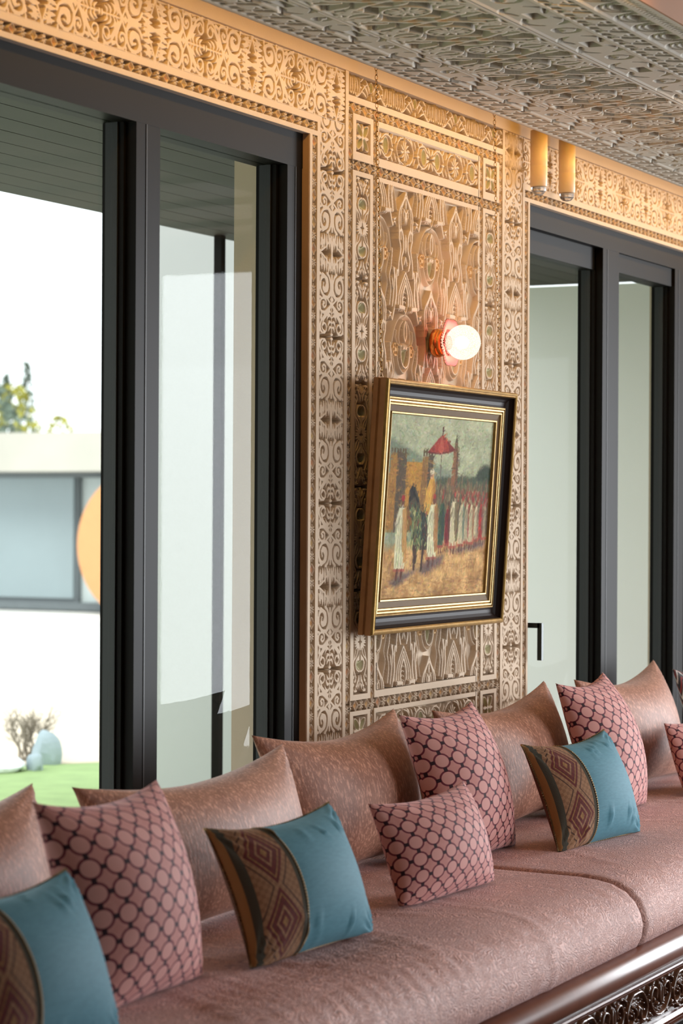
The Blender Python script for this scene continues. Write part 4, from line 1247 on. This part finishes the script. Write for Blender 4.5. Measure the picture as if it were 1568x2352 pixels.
for k in range(90):
    x_, y_ = rng.uniform(.66, 1), rng.uniform(.50, .58)
    pt.stroke((x_, y_), (x_, y_ + .012), .006, [(158, 54, 46), (110, 60, 48), (176, 150, 112)][rng.integers(3)], .7)
# loose brushwork over everything, picking up the colour underneath
for k in range(5200):
    x_, y_ = rng.uniform(0.005, .995), rng.uniform(0.005, .995)
    c = pt.C[int(x_ * 319), int(y_ * 259)] * 255
    c = np.clip(c * rng.uniform(.82, 1.16) + rng.normal(0, 7, 3), 0, 255)
    up_ = .10 < y_ < .66
    an = rng.normal(1.45, .35) if up_ else rng.normal(.25, .6)
    L_ = rng.uniform(.008, .024)
    pt.stroke((x_, y_), (x_ + L_ * math.cos(an), y_ + L_ * math.sin(an)), rng.uniform(.0015, .0045), c, .6)
pt.C *= (0.93 + 0.14 * nA)[..., None]
pc = np.clip((pt.C - .03) * 1.05, 0, 1); lin = np.where(pc <= .04045, pc / 12.92, ((pc + .055) / 1.055) ** 2.4)
Pc = np.stack([(pt.X - .5) * CWd, -0.0135 - 0.0008 * vnoise(90, 70, 9), (pt.Y - .5) * CHt], -1)
tm = NT('oil_paint')
vc = tm.add('ShaderNodeVertexColor'); vc.layer_name = 'paint'
tm.set(vc.outputs['Color'], 0.8); tm.b.inputs['Specular IOR Level'].default_value = 0.2; tm.bump(tm.noise(240, 3, tm.obj()), 0.25, 0.002); M['oil'] = tm.m
link('canvas', grid_mesh('canvas', Pc, lin, flip=True), 'oil', pic)

# chains the painting hangs from
def torus_link(mb, c, d, side, L=0.016, W=0.0085, r=0.0013):
    P = []
    for k in range(12):
        a = 2 * math.pi * k / 12
        P.append(Vector(c) + Vector(d) * (L / 2 * math.cos(a)) + Vector(side) * (W / 2 * math.sin(a)))
    P.append(P[0]); mb.tube(P, r, 5, cap=False)
def chain(x_, lab):
    a, b = Vector((x_, -0.040, 2.80)), Vector((x_ + 0.01, -0.058, 1.87))
    d = (b - a).normalized(); n = int((b - a).length / 0.0135); mb = MB()
    for k in range(n):
        c = a + (b - a) * ((k + .5) / n)
        torus_link(mb, c, d, Vector((1, 0, 0)) if k % 2 else Vector((0, 1, 0)).cross(d).cross(d) * -1)
    mb.tube([a + Vector((0, 0.038, 0.012)), a + Vector((0, -0.002, 0.012)), a + Vector((0, -0.004, 0))], 0.0022, 6)
    tag(link('hanging_chain', mb.mesh('hanging_chain', True), 'chain'), lab, 'chain', 'brass picture chains')
chain(0.128, 'thin brass chain on the left holding up the gilt framed painting')
chain(1.000, 'thin brass chain on the right holding up the gilt framed painting')

# ------------------------------------------------------------------ wall lamp
lamp = empty('wall_lamp', (0.600, -0.014, 2.024))
tag(lamp, 'lit globe wall lamp with copper base and pink ruffled collar above the painting', 'lamp')
link('base', MB().lathe([(0.0, .0), (0.0, .040), (-.004, .044), (-.016, .045), (-.022, .042), (-.026, .036), (-.030, .040), (-.034, .036), (-.036, 0)], 36).mesh('base', True), 'copper', lamp)
link('neck', MB().lathe([(-.034, .026), (-.040, .024), (-.052, .022), (-.056, .0)], 28).mesh('neck', True), 'frame_brown', lamp)
def pleat(i, k, r, h_):
    s_ = 1 if k % 2 else -1
    lobes = 1 + 0.05 * math.cos(2 * math.pi * k / 96 * 6)
    return r * lobes + 0.0006 * s_ * i, h_ + 0.0028 * s_ * (i / 6.0)
link('ruffle_collar', MB().lathe([(-.040, .024), (-.044, .033), (-.050, .043), (-.055, .053), (-.058, .062), (-.059, .070), (-.057, .074)], 96, ripple=pleat).mesh('ruffle', True), 'ruffle', lamp)
rim = [(0.0745 * (1 + .05 * math.cos(a * 6)) * math.cos(a), -0.057, 0.0745 * (1 + .05 * math.cos(a * 6)) * math.sin(a)) for a in np.linspace(0, 2 * math.pi, 73)]
link('collar_wire', MB().tube(rim, 0.0011, 5, cap=False).mesh('wire', True), 'frame_side', lamp)
beads = MB()
for k in range(22):
    a = 2 * math.pi * k / 22
    for rr, yy in ((.028, -.046), (.036, -.052)):
        c = Vector((rr * math.cos(a + rr * 9), yy, rr * math.sin(a + rr * 9)))
        beads.tube([c + Vector((0, -.004, 0)), c + Vector((0, -.002, 0)), c, c + Vector((0, .003, 0))], [0.001, .004, .0042, .001], 6)
link('bead_ring', beads.mesh('beads', True), 'ruffle', lamp)
gp = [(-.098 - 0.054 * math.cos(a), max(1e-4, 0.054 * math.sin(a))) for a in np.linspace(0, math.pi, 26)]
link('globe', MB().lathe(gp, 40).mesh('globe', True), 'globe', lamp)
bp = [(-.094 - 0.022 * math.cos(a), max(1e-4, 0.020 * math.sin(a))) for a in np.linspace(0, math.pi, 12)]
link('bulb', MB().lathe(bp, 16).mesh('bulb', True), 'bulb', lamp)
pl = bpy.data.lights.new('wall_lamp_light', 'POINT'); pl.energy = 6.0; pl.color = (1.0, 0.56, 0.36); pl.shadow_soft_size = 0.045
po = bpy.data.objects.new('wall_lamp_light', pl); COL.objects.link(po); po.location = (0.600, -0.115, 2.024)

# ------------------------------------------------------------------ pendant tubes in the light slot
def pendant(x_, zb, lab):
    o = empty('pendant_lamp', (x_, -0.06, zb)); tag(o, lab, 'lamp', 'alabaster pendant tubes by the right window')
    R_ = 0.029
    link('tube', MB().lathe([(0.022, 0.0), (0.022, R_ * .92), (0.026, R_), (0.09, R_ * 1.0), (0.092, R_ * .985), (0.094, R_), (0.212, R_), (0.214, 0)], 28, axis='z').mesh('tube', True), 'alabaster', o)
    link('crystal_tip', MB().lathe([(-.006, 0.0), (-.003, R_ * .5), (.008, R_ * .85), (.020, R_ * .9), (.022, 0)], 10, axis='z').mesh('tip'), 'crystal', o)
    link('rod', MB().tube([(0, 0, .21), (0, 0, WT - zb)], .004, 8).mesh('rod'), 'gilt', o)
pendant(1.335, 2.575, 'alabaster pendant tube nearer the carved pillar')
pendant(1.592, 2.585, 'alabaster pendant tube further along the right window')

# ------------------------------------------------------------------ sofa
SEAT = 0.55
SX0, SXM, SX1 = -4.6, -0.22, 4.2
base = empty('sofa_base', (0, 0, FLOOR)); tag(base, 'carved dark walnut sofa base with a rolled front rail', 'sofa')
def part_x(name, prof, mat, smooth=True, x0=SX0, x1=SX1):
    me = MB().prism([(p[0], p[1] - FLOOR) for p in prof], x0, x1).mesh(name, smooth)
    return link(name, me, mat, base)
rail_c, rail_r = (-0.985, 0.335), 0.040
part_x('rolled_rail', [(rail_c[0] + rail_r * math.cos(a), rail_c[1] + rail_r * math.sin(a)) for a in np.linspace(0, 2 * math.pi, 29)[:-1]], 'walnut')
part_x('seat_board', [(-0.99, 0.30), (-0.99, 0.355), (-0.10, 0.355), (-0.10, 0.30)], 'sofa_board', False)
part_x('apron_board', [(-0.992, 0.150), (-0.992, 0.298), (-0.94, 0.298), (-0.94, 0.150)], 'walnut_carved', False)
part_x('lower_rail', [(-1.005, 0.135), (-1.012, 0.146), (-1.012, 0.156), (-1.005, 0.165), (-0.94, 0.165), (-0.94, 0.135)], 'walnut', False)
part_x('upper_fillet', [(-1.008, 0.280), (-1.014, 0.286), (-1.008, 0.292), (-0.96, 0.292), (-0.96, 0.280)], 'walnut', False)
part_x('plinth', [(-0.93, FLOOR), (-0.93, 0.14), (-0.10, 0.14), (-0.10, FLOOR)], 'sofa_board', False)
ap = carved_apron(); me_ap = ap.mesh('apron_carving', 0.016)
for k in range(int((SX1 - SX0) / 0.36)):
    o = link('carved_apron_panel', me_ap, 'walnut_carved', base); o.location = (SX0 + k * 0.36, -1.008, 0.166 - FLOOR); o.scale = (1, 1, 1.12)
bd = MB()
for zz in (0.2865, 0.151):
    for k in range(int((1.6) / 0.010)):
        x_ = -1.2 + k * 0.010
        bd.tube([(x_ - .0034, -1.014, zz - FLOOR), (x_, -1.0155, zz - FLOOR), (x_ + .0034, -1.014, zz - FLOOR)], [.0012, .0044, .0012], 6)
o = link('bead_moulding', bd.mesh('bead_moulding', True), 'walnut', base); o['kind'] = 'stuff'

def mattress(x0, x1, lab, wr_seed):
    L = x1 - x0; nx = int(L / 0.016); prof = []
    # underside front -> front roll -> top -> back
    prof += [(-0.90, 0.360), (-0.955, 0.362), (-0.985, 0.378), (-1.000, 0.405), (-1.005, 0.435), (-1.000, 0.465), (-0.985, 0.495), (-0.960, 0.520), (-0.925, 0.538), (-0.88, 0.547)]
    prof += [(y_, 0.551 + 0.004 * math.sin((y_ + 0.88) * 3)) for y_ in np.linspace(-0.83, -0.16, 26)] + [(-0.12, 0.54), (-0.10, 0.50), (-0.10, 0.36)]
    pr = np.array(prof); n = len(pr)
    xs = np.linspace(x0, x1, nx)
    P = np.zeros((nx, n, 3)); r = np.random.default_rng(wr_seed)
    for i, xx in enumerate(xs):
        e = min(xx - x0, x1 - xx); rd = min(e / 0.03, 1.0); rd = math.sqrt(max(0, 1 - (1 - rd) ** 2))
        sag = 0.003 * math.sin(xx * 2.3 + 1) + 0.002 * math.sin(xx * 5.1) - 0.002
        for k in range(n):
            y_, z_ = pr[k]
            cy, cz = -0.55, 0.455
            q = 0.9 + 0.1 * rd
            yy = cy + (y_ - cy) * (1 - (1 - q) * 0.30); zz = 0.36 + (z_ - 0.36) * q
            top = max(0, (z_ - 0.50) / 0.05)
            zz += sag * top * (1 if y_ < -0.5 else .4)
            front = max(0, min(1, (-y_ - 0.70) / 0.2))
            yy += -0.006 * front * math.sin(xx * 1.7 + z_ * 9)
            P[i, k] = (xx, yy, zz)
    # shallow drag folds in the cloth
    for k in range(26):
        xc = r.uniform(x0 + .2, x1 - .2); sl = r.uniform(-.9, .9); w_ = r.uniform(.010, .022); am = r.uniform(.0015, .0045); yc = r.uniform(-.95, -.45); le = r.uniform(.12, .3)
        d = (P[..., 0] - xc) - sl * (P[..., 1] - yc)
        g = np.exp(-(d / w_) ** 2) * np.exp(-((P[..., 1] - yc) / le) ** 2)
        P[..., 2] += am * g * (P[..., 2] > .5); P[..., 1] -= am * g * (P[..., 2] <= .5)
    return P
def mattress_obj(x0, x1, lab, seed, extra=None):
    P = mattress(x0, x1, lab, seed)
    if extra: extra(P)
    me = grid_mesh('seat_mattress', P, flip=True)
    # close the ends
    bm = bmesh.new(); bm.from_mesh(me); bmesh.ops.holes_fill(bm, edges=[e for e in bm.edges if e.is_boundary], sides=0); bm.to_mesh(me); bm.free()
    tag(link('seat_mattress', me, 'seat'), lab, 'mattress', 'seat mattresses of the long sofa')
def near_folds(P):
    # gathered folds fanning out at the near end of the seat
    for k in range(15):
        x0 = -2.15 + k * 0.060
        d = (P[..., 0] - x0) - 0.55 * (P[..., 1] + 0.85) - 0.6 * (P[..., 1] + 0.85) ** 2
        P[..., 2] += 0.011 * np.exp(-(d / 0.014) ** 2) * np.exp(-((P[..., 1] + 0.86) / 0.15) ** 2) * (P[..., 2] > .45)
mattress_obj(SX0, SXM, 'long mauve chenille seat mattress nearer the camera', 3, near_folds)
mattress_obj(SXM + 0.002, SX1, 'mauve chenille seat mattress beyond the seam at the far end', 5)

# ------------------------------------------------------------------ cushions
def pillow_pts(w, h, thick, n=44, pinch=0.13, puff=0.5, wr=0.0, seed=0, low=0.45):
    r = np.random.default_rng(seed)
    a = np.sin(np.linspace(-1, 1, n) * math.pi / 2) * 0.55 + np.linspace(-1, 1, n) * 0.45
    A, B = np.meshgrid(a, a, indexing='ij')
    X = w / 2 * A * (1 - pinch * (h / w) * (1 - B ** 2) * (0.35 + 0.65 * A ** 2))
    Y = h / 2 * B * (1 - pinch * np.where(B > 0, 1.0, low) * (1 - A ** 2) * (0.35 + 0.65 * B ** 2))
    T = thick / 2 * (np.clip(1 - A ** 2, 0, 1) * np.clip(1 - B ** 2, 0, 1)) ** puff * (1 + .10 * (1 - A ** 2) * (1 - B ** 2))
    W = np.zeros_like(A)
    if wr:
        for (cx, cy) in ((-1, -1), (-1, 1), (1, -1), (1, 1)):
            dx, dy = (A - cx) * w, (B - cy) * h
            th = np.arctan2(dy * -cy, dx * -cx); rr = np.hypot(dx, dy)
            ph = r.uniform(0, 6.28)
            W += np.sin(th * r.uniform(15, 22) + ph) * np.exp(-((rr - .10 * w) / (.17 * w)) ** 2)
        for k in range(9):
            x0, y0, an = r.uniform(-.7, .7), r.choice([-1, 1]) * r.uniform(.55, .95), r.uniform(-.5, .5)
            d = (A - x0) * w * math.cos(an) + (B - y0) * h * math.sin(an); e = -(A - x0) * w * math.sin(an) + (B - y0) * h * math.cos(an)
            W += 1.1 * np.exp(-(d / .008) ** 2) * np.exp(-(e / .05) ** 2)
        W *= wr * np.clip(T / (thick / 2) * 3, 0, 1)
    return A, B, X, Y, T, W

def cushion_matrix(c, yaw, lean, roll):
    yaw, lean, roll = map(math.radians, (yaw, lean, roll))
    e1 = Vector((math.cos(yaw), math.sin(yaw), 0)); nn = Vector((math.sin(yaw), -math.cos(yaw), 0))
    e2 = Vector((0, 0, 1)) * math.cos(lean) - nn * math.sin(lean)
    a = e1 * math.cos(roll) + e2 * math.sin(roll); b = -e1 * math.sin(roll) + e2 * math.cos(roll)
    f_ = a.cross(b)      # faces the room
    m = Matrix((a, -f_, b)).transposed().to_4x4()      # local x, y (-y faces the room), z
    return Matrix.Translation(c) @ m

def side_grids(w, h, A, B, X, Y, T, W, sag=0.0, back=0.5):
    bend = sag * (A ** 2 - 0.4)
    Fp = np.stack([X, -(T + W) + bend, Y], -1); Bp = np.stack([X, T * back + bend, Y], -1)
    mid = A.shape[0] // 2
    def arc(p, q):
        d = np.concatenate([[0], np.cumsum(np.hypot(np.diff(p), np.diff(q)))]); return d - d[-1] / 2
    su = arc(X[:, mid], T[:, mid]); sv = arc(Y[mid, :], T[mid, :])
    uv = np.stack([np.repeat(su[:, None], len(sv), 1), np.repeat(sv[None, :], len(su), 0)], -1)
    return Fp, Bp, uv

def merge_meshes(name, meshes):
    bm = bmesh.new()
    for me in meshes: bm.from_mesh(me)
    bmesh.ops.remove_doubles(bm, verts=bm.verts, dist=0.0004)
    me = bpy.data.meshes.new(name); bm.to_mesh(me); bm.free()
    me.polygons.foreach_set('use_smooth', [True] * len(me.polygons))
    return me

def keep_on_seat(o_list, mw, floor_z):
    inv = mw.inverted()
    for me in o_list:
        for v in me.vertices:
            p = mw @ v.co
            if p.z < floor_z:
                p.z = floor_z + 0.12 * max(p.z - floor_z, -0.1) * 0.0; v.co = inv @ p

def cushion(name, c, yaw, lean, roll, w, h, thick, mat, lab, group, seed=0, pinch=.13, wr=.002, puff=.5, n=44, sag=0.0):
    A, B, X, Y, T, W = pillow_pts(w, h, thick, n, pinch, puff, wr, seed)
    Fp, Bp, uv = side_grids(w, h, A, B, X, Y, T, W, sag)
    f = grid_mesh('f', Fp, uv=uv, flip=True); b = grid_mesh('b', Bp, uv=uv)
    me = merge_meshes(name, [f, b])
    mw = cushion_matrix(c, yaw, lean, roll)
    keep_on_seat([me], mw, SEAT + 0.008)
    o = link(name, me, mat); o.matrix_world = mw
    tag(o, lab, 'cushion', group)
    return o

# back row: (left corner x, right corner x, top z, top y, label)
back = [(-2.82, -1.83, 0.885, 0.908, -0.20, 'rose copper velvet back cushion at the left edge of the picture, behind the teal pillow'),
        (-1.75, -0.785, 0.893, 0.905, -0.24, 'rose copper velvet back cushion behind the nearest pink lattice pillow, below the left window'),
        (-0.79, 0.05, 0.922, 0.930, -0.15, 'rose copper velvet back cushion between the left window and the carved pillar'),
        (0.245, 1.145, 0.912, 0.944, -0.175, 'rose copper velvet back cushion in front of the right edge of the carved pillar'),
        (1.39, 2.21, 0.932, 0.955, -0.175, 'rose copper velvet back cushion below the right window')]
for i, (xa, xb, zl, zr, yt, lab) in enumerate(back):
    lean = 15; zt = (zl + zr) / 2
    roll = math.degrees(math.atan2(zr - zl, xb - xa))
    h = (zt - SEAT) / math.cos(math.radians(lean))
    zc = (zt + SEAT) / 2; yc = yt - h / 2 * math.sin(math.radians(lean))
    cushion('back_cushion', ((xa + xb) / 2, yc, zc), 0, lean, roll, xb - xa, h + 0.02, 0.24, 'velvet', lab, 'rose velvet back cushions', seed=i, pinch=.26, wr=.003, puff=.46, n=52)

PG = 'pink lattice brocade pillows'
cushion('lattice_pillow', (-2.108, -0.591, 0.745), 4.3, 15.2, -1.1, .505, .425, .21, 'lattice', 'large pink pillow with burgundy lattice behind the teal pillow at lower left', PG, 11, .14, .003)
cushion('lattice_pillow', (-0.074, -0.405, 0.752), 1.3, 18.5, 0, .51, .435, .21, 'lattice', 'pink lattice pillow standing behind the small pink lattice bolster pillow', PG, 12, .14, .003)
cushion('lattice_pillow', (-0.698, -0.615, 0.672), -4.0, 18.8, 0.9, .495, .275, .18, 'lattice_s', 'small wide pink lattice pillow in the middle of the seat', PG, 13, .15, .004)
cushion('lattice_pillow', (1.010, -0.418, 0.762), 3.9, 18.8, 0.4, .51, .455, .21, 'lattice', 'pink lattice pillow behind the farther teal pillow', PG, 14, .14, .003)
cushion('lattice_pillow', (1.745, -0.495, 0.672), 0, 18, 0, .49, .265, .17, 'lattice_s', 'pink lattice pillow cut off by the right edge of the picture', PG, 15, .14, .003)
cushion('zigzag_pillow', (2.515, -0.27, 0.735), 0, 16, 0, .46, .40, .15, 'zigzag', 'black and white zigzag pillow at the far right edge', None, 16, .14, .002)

def teal_pillow(c, yaw, lean, roll, w, h, lab, seed, split=-0.40):
    thick = 0.185
    root = empty('teal_pillow'); mw = cushion_matrix(c, yaw, lean, roll)
    root.matrix_world = mw
    tag(root, lab, 'pillow', 'teal silk pillows with a tapestry end')
    A, B, X, Y, T, W = pillow_pts(w, h, thick, 60, .16, .46, .007, seed)
    Fp, Bp, uv = side_grids(w, h, A, B, X, Y, T, W)
    uv = np.stack([A * 0.25, B * h / 2], -1)
    cellA = (A[:-1, :-1] + A[1:, 1:]) / 2
    me1 = grid_mesh('cover', Fp, uv=uv, mask=cellA > split, flip=True)
    me2 = grid_mesh('tapestry', Fp, uv=uv, mask=cellA <= split, flip=True)
    me3 = grid_mesh('back', Bp, uv=uv)
    keep_on_seat([me1, me2, me3], mw, SEAT + 0.008)
    link('silk_cover', me1, 'teal', root); link('tapestry_panel', me2, 'kilim', root); link('back_cover', me3, 'kilim_back', root)
    nA = A.shape[0]
    def ring(r_):
        loop = [Fp[i, 0] for i in range(nA)] + [Fp[-1, j] for j in range(1, nA)] + [Fp[i, -1] for i in range(nA - 2, -1, -1)] + [Fp[0, j] for j in range(nA - 2, -1, -1)]
        return loop
    mb = MB().tube(ring(0), 0.0035, 6, cap=False)
    js = int(np.argmin(np.abs(A[:, 0] - split)))
    mb.tube([tuple(np.array(Fp[js, j]) + [0, -0.001, 0]) for j in range(nA)], 0.0028, 6)
    me4 = mb.mesh('piping', True); keep_on_seat([me4], mw, SEAT + 0.006)
    link('piping', me4, 'piping', root)
teal_pillow((-1.509, -0.650, 0.690), -3.0, 21.9, 0.2, .515, .315, 'teal silk pillow with tapestry end between the large lattice pillow and the small lattice pillow', 21)
teal_pillow((0.361, -0.602, 0.698), -6.2, 21.6, 0.5, .515, .325, 'teal silk pillow with tapestry end far along the seat', 22)
teal_pillow((-2.625, -0.712, 0.694), 4.4, 21.5, -1.6, .505, .32, 'teal silk pillow at the lower left corner of the picture', 23)

# ------------------------------------------------------------------ outdoors
G = -0.02
def slab(name, pts, z, mat, lab=None):
    me = bpy.data.meshes.new(name)
    n = len(pts); v = [(p[0], p[1], z) for p in pts] + [(p[0], p[1], z - 0.3) for p in pts]
    f = [tuple(range(n))] + [((i + 1) % n, i, n + i, n + (i + 1) % n) for i in range(n)]
    me.from_pydata(v, [], f); me.update()
    o = link(name, me, mat, kind='structure')
    if lab: o['label'] = lab
    return o
slab('ground_gravel', [(-30, 0.3), (80, 0.3), (80, 80), (-30, 80)], G - 0.02, 'gravel', 'pale gravel forecourt beyond the window')
slab('ground_lawn', [(-12, 0.4), (9.0, 0.4), (6.9, 4.0), (5.6, 4.95), (4.2, 6.4), (-2, 9), (-12, 9)], G, 'lawn', 'green lawn outside the left window')
slab('ground_bed', [(6.9, 4.05), (9.8, 5.2), (9.9, 7.2), (7.2, 7.9), (5.7, 5.0)], G - 0.004, 'sand', 'sandy bed beyond the lawn')
# roof overhang with boards
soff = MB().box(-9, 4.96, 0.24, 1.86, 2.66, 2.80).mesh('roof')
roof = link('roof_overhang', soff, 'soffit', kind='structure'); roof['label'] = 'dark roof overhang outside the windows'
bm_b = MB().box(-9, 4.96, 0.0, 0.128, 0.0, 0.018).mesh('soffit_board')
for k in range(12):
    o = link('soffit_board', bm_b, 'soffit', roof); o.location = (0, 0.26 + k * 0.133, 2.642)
tag(link('steel_post', MB().box(2.40, 2.435, 1.78, 1.815, G - .1, 2.64).box(2.36, 2.475, 1.74, 1.855, G - .1, G + .04).mesh('steel_post'), 'frame_dark'), 'slim dark steel post outside the left window', 'post')
# added pale backdrop behind the panes, two tones offsetting sunlight and overhang shade
gw = MB().box(5.0, 5.25, 1.90, 3.80, G - .2, 3.9).box(4.97, 5.28, 1.90, 3.83, 3.9, 3.96)
tag(link('greyed_backdrop_wall', gw.mesh('greyed_backdrop_wall'), 'render_greyed'), 'tall added backdrop wall, greyed against direct light, behind the narrow pane of the left window', 'wall')
gw = MB().box(5.0, 5.25, 0.26, 1.89, G - .2, 2.64)
tag(link('whitened_backdrop_wall', gw.mesh('whitened_backdrop_wall'), 'render_whitened'), 'added backdrop wall, whitened to offset overhang shade, behind the right window', 'wall')
slab('bounce_slab', [(-8, 0.25), (5.0, 0.25), (5.0, 1.95), (-8, 1.95)], G + 0.03, 'gravel', 'pale slab added along the window wall to bounce light')  # added reflector under the overhang, lifting light onto the wall outside
# neighbouring house
hs = empty('neighbour_house', (23.8, 12, G)); tag(hs, 'low modern house with concrete fascia and grey glazing across the forecourt', 'house')
def hpart(name, b, mat): return link(name, MB().box(*b).mesh(name), mat, hs)
hpart('wall', (0.4, 7, -6, 16, 0, 2.3), 'house_white')
hpart('fascia', (-0.7, 7.4, -6.5, 17, 2.10, 2.68), 'concrete')
hpart('base_sill', (0.2, 0.4, -6, 16, 0, .12), 'house_dark')
for k in range(7):
    y0 = 4.72 + k * 1.6
    wn = hpart('window', (0.30, 0.40, y0, y0 + 1.55, .12, 2.08), 'house_dark')
    o = link('pane', MB().box(0.26, 0.31, y0 + .06, y0 + 1.49, .18, 2.02).mesh('pane'), 'house_glass', wn)
hpart('lintel', (0.2, 0.4, -6, 16, 2.02, 2.12), 'house_dark')
dm = MB().lathe([(0, 0), (0, 1.02), (-0.12, 1.02), (-0.12, 0)], 48).mesh('disc')
o = link('orange_disc', dm, 'orange'); o.matrix_world = Matrix.Translation((23.2, 15.05, 1.0)) @ Matrix.Rotation(-math.pi / 2, 4, 'Z') @ Matrix.Diagonal((1.0, 1, 1.05, 1))
tag(o, 'orange disc standing in front of the house glazing', 'disc')

def blob_tree(name, loc, hgt, rad, mat, lab, cat, seed, cone=True):
    r = np.random.default_rng(seed); root = empty(name, loc); tag(root, lab, cat)
    link('trunk', MB().tube([(0, 0, -.1), (0.02, 0, hgt * .5), (0, 0, hgt * .9)], [rad * .12, rad * .09, rad * .02], 7).mesh('trunk'), 'twig', root)
    mb = MB()
    for k in range(420):
        q = r.uniform(0, 1); z_ = hgt * (.12 + .88 * q); rr = rad * ((1 - q) * .95 + .05 if cone else math.sqrt(max(0, 1 - (2 * q - 1) ** 2)))
        a = r.uniform(0, 6.283); d = rr * math.sqrt(r.uniform(.15, 1)); c = Vector((d * math.cos(a), d * math.sin(a), z_)); s_ = rad * r.uniform(.10, .2)
        ax = Vector((r.normal(), r.normal(), r.normal())).normalized(); b_ = ax.orthogonal().normalized() * s_; e_ = ax.cross(b_)
        i = len(mb.v); mb.v += [tuple(c + b_), tuple(c + e_ * .5), tuple(c - b_), tuple(c - e_ * .5)]; mb.f.append((i, i + 1, i + 2, i + 3))
    me = bpy.data.meshes.new('foliage'); me.from_pydata(mb.v, [], mb.f); me.update()
    link('foliage', me, mat, root)
# positions along sight lines left of the window mullion, behind the house
def sight(px, depth, z=0.0):
    u = px - 784
    p = Vector((-Z0 * cp, -Z0 * sp, 0)) + fwd * depth + right * (u / F_PX * depth); p.z = z
    return p
blob_tree('conifer', sight(60, 62, G), 5.5, 0.75, 'conifer', 'dark blue green conifer on the skyline behind the house', 'tree', 1)
blob_tree('conifer', sight(12, 66, G), 5.3, 0.9, 'conifer', 'dark conifer at the left edge behind the house', 'tree', 2)
blob_tree('cypress', sight(92, 47, G), 3.85, 0.16, 'conifer', 'slim green cypress just behind the house roof', 'tree', 3, False)
blob_tree('yellow_tree', sight(30, 52, G), 4.3, 0.75, 'bush_yellow', 'round yellow green tree behind the house roof', 'tree', 4, False)
blob_tree('round_shrub', sight(135, 50, G), 3.5, 0.6, 'bush_yellow', 'low yellow green shrub behind the house roof', 'shrub', 5, False)
blob_tree('round_shrub', sight(-14, 50, G), 4.2, 0.7, 'conifer', 'green shrub behind the house roof at the left edge', 'shrub', 6, False)
# bare shrub, rocks
sh = MB(); r = np.random.default_rng(5)
def twig(p, d, L, rad, lev):
    q = p + d * L
    sh.tube([tuple(p), tuple((p + q) / 2 + Vector(r.normal(0, .015, 3))), tuple(q)], [rad, rad * .8, rad * .55], 5)
    if lev == 0: return
    for k in range(3 if lev > 1 else 4):
        nd = (d + Vector((r.normal(0, .55), r.normal(0, .55), abs(r.normal(.15, .25))))).normalized()
        twig(q if k < 2 else (p + q) / 2, nd, L * r.uniform(.6, .85), rad * .6, lev - 1)
for k in range(7):
    a = k * .9; twig(Vector((0, 0, 0)), Vector((math.cos(a) * .45, math.sin(a) * .45, .9)).normalized(), .13, .012, 3)
o = link('bare_shrub', sh.mesh('bare_shrub'), 'twig'); o.location = sight(66, 14.3, G - .02)
tag(o, 'leafless grey shrub at the edge of the lawn', 'shrub')
def rock(name, loc, s_, mat, lab, seed):
    bm = bmesh.new(); bmesh.ops.create_icosphere(bm, subdivisions=3, radius=1.0); r_ = np.random.default_rng(seed)
    dirs = r_.normal(size=(9, 3)); dirs /= np.linalg.norm(dirs, axis=1)[:, None]; off = r_.uniform(.62, .9, 9)
    for v in bm.verts:
        for d_, o_ in zip(dirs, off):
            k = v.co.dot(Vector(d_))
            if k > o_: v.co -= Vector(d_) * (k - o_)
        v.co = Vector((v.co.x * s_[0], v.co.y * s_[1], v.co.z * s_[2]))
    me = bpy.data.meshes.new(name); bm.to_mesh(me); bm.free()
    o_ = link(name, me, mat); o_.location = loc; tag(o_, lab, 'rock')
rock('garden_rock', sight(108, 14.1, G + .06), (.10, .10, .15), 'rock', 'blue grey rock standing beside the bare shrub', 1)
rock('garden_rock', sight(84, 13.75, G + .03), (.05, .06, .08), 'rock', 'smaller dark rock under the bare shrub', 4)
rock('garden_stone', sight(-8, 13.7, G + .03), (.17, .18, .075), 'rock_white', 'flat pale stone on the lawn at the left edge', 2)
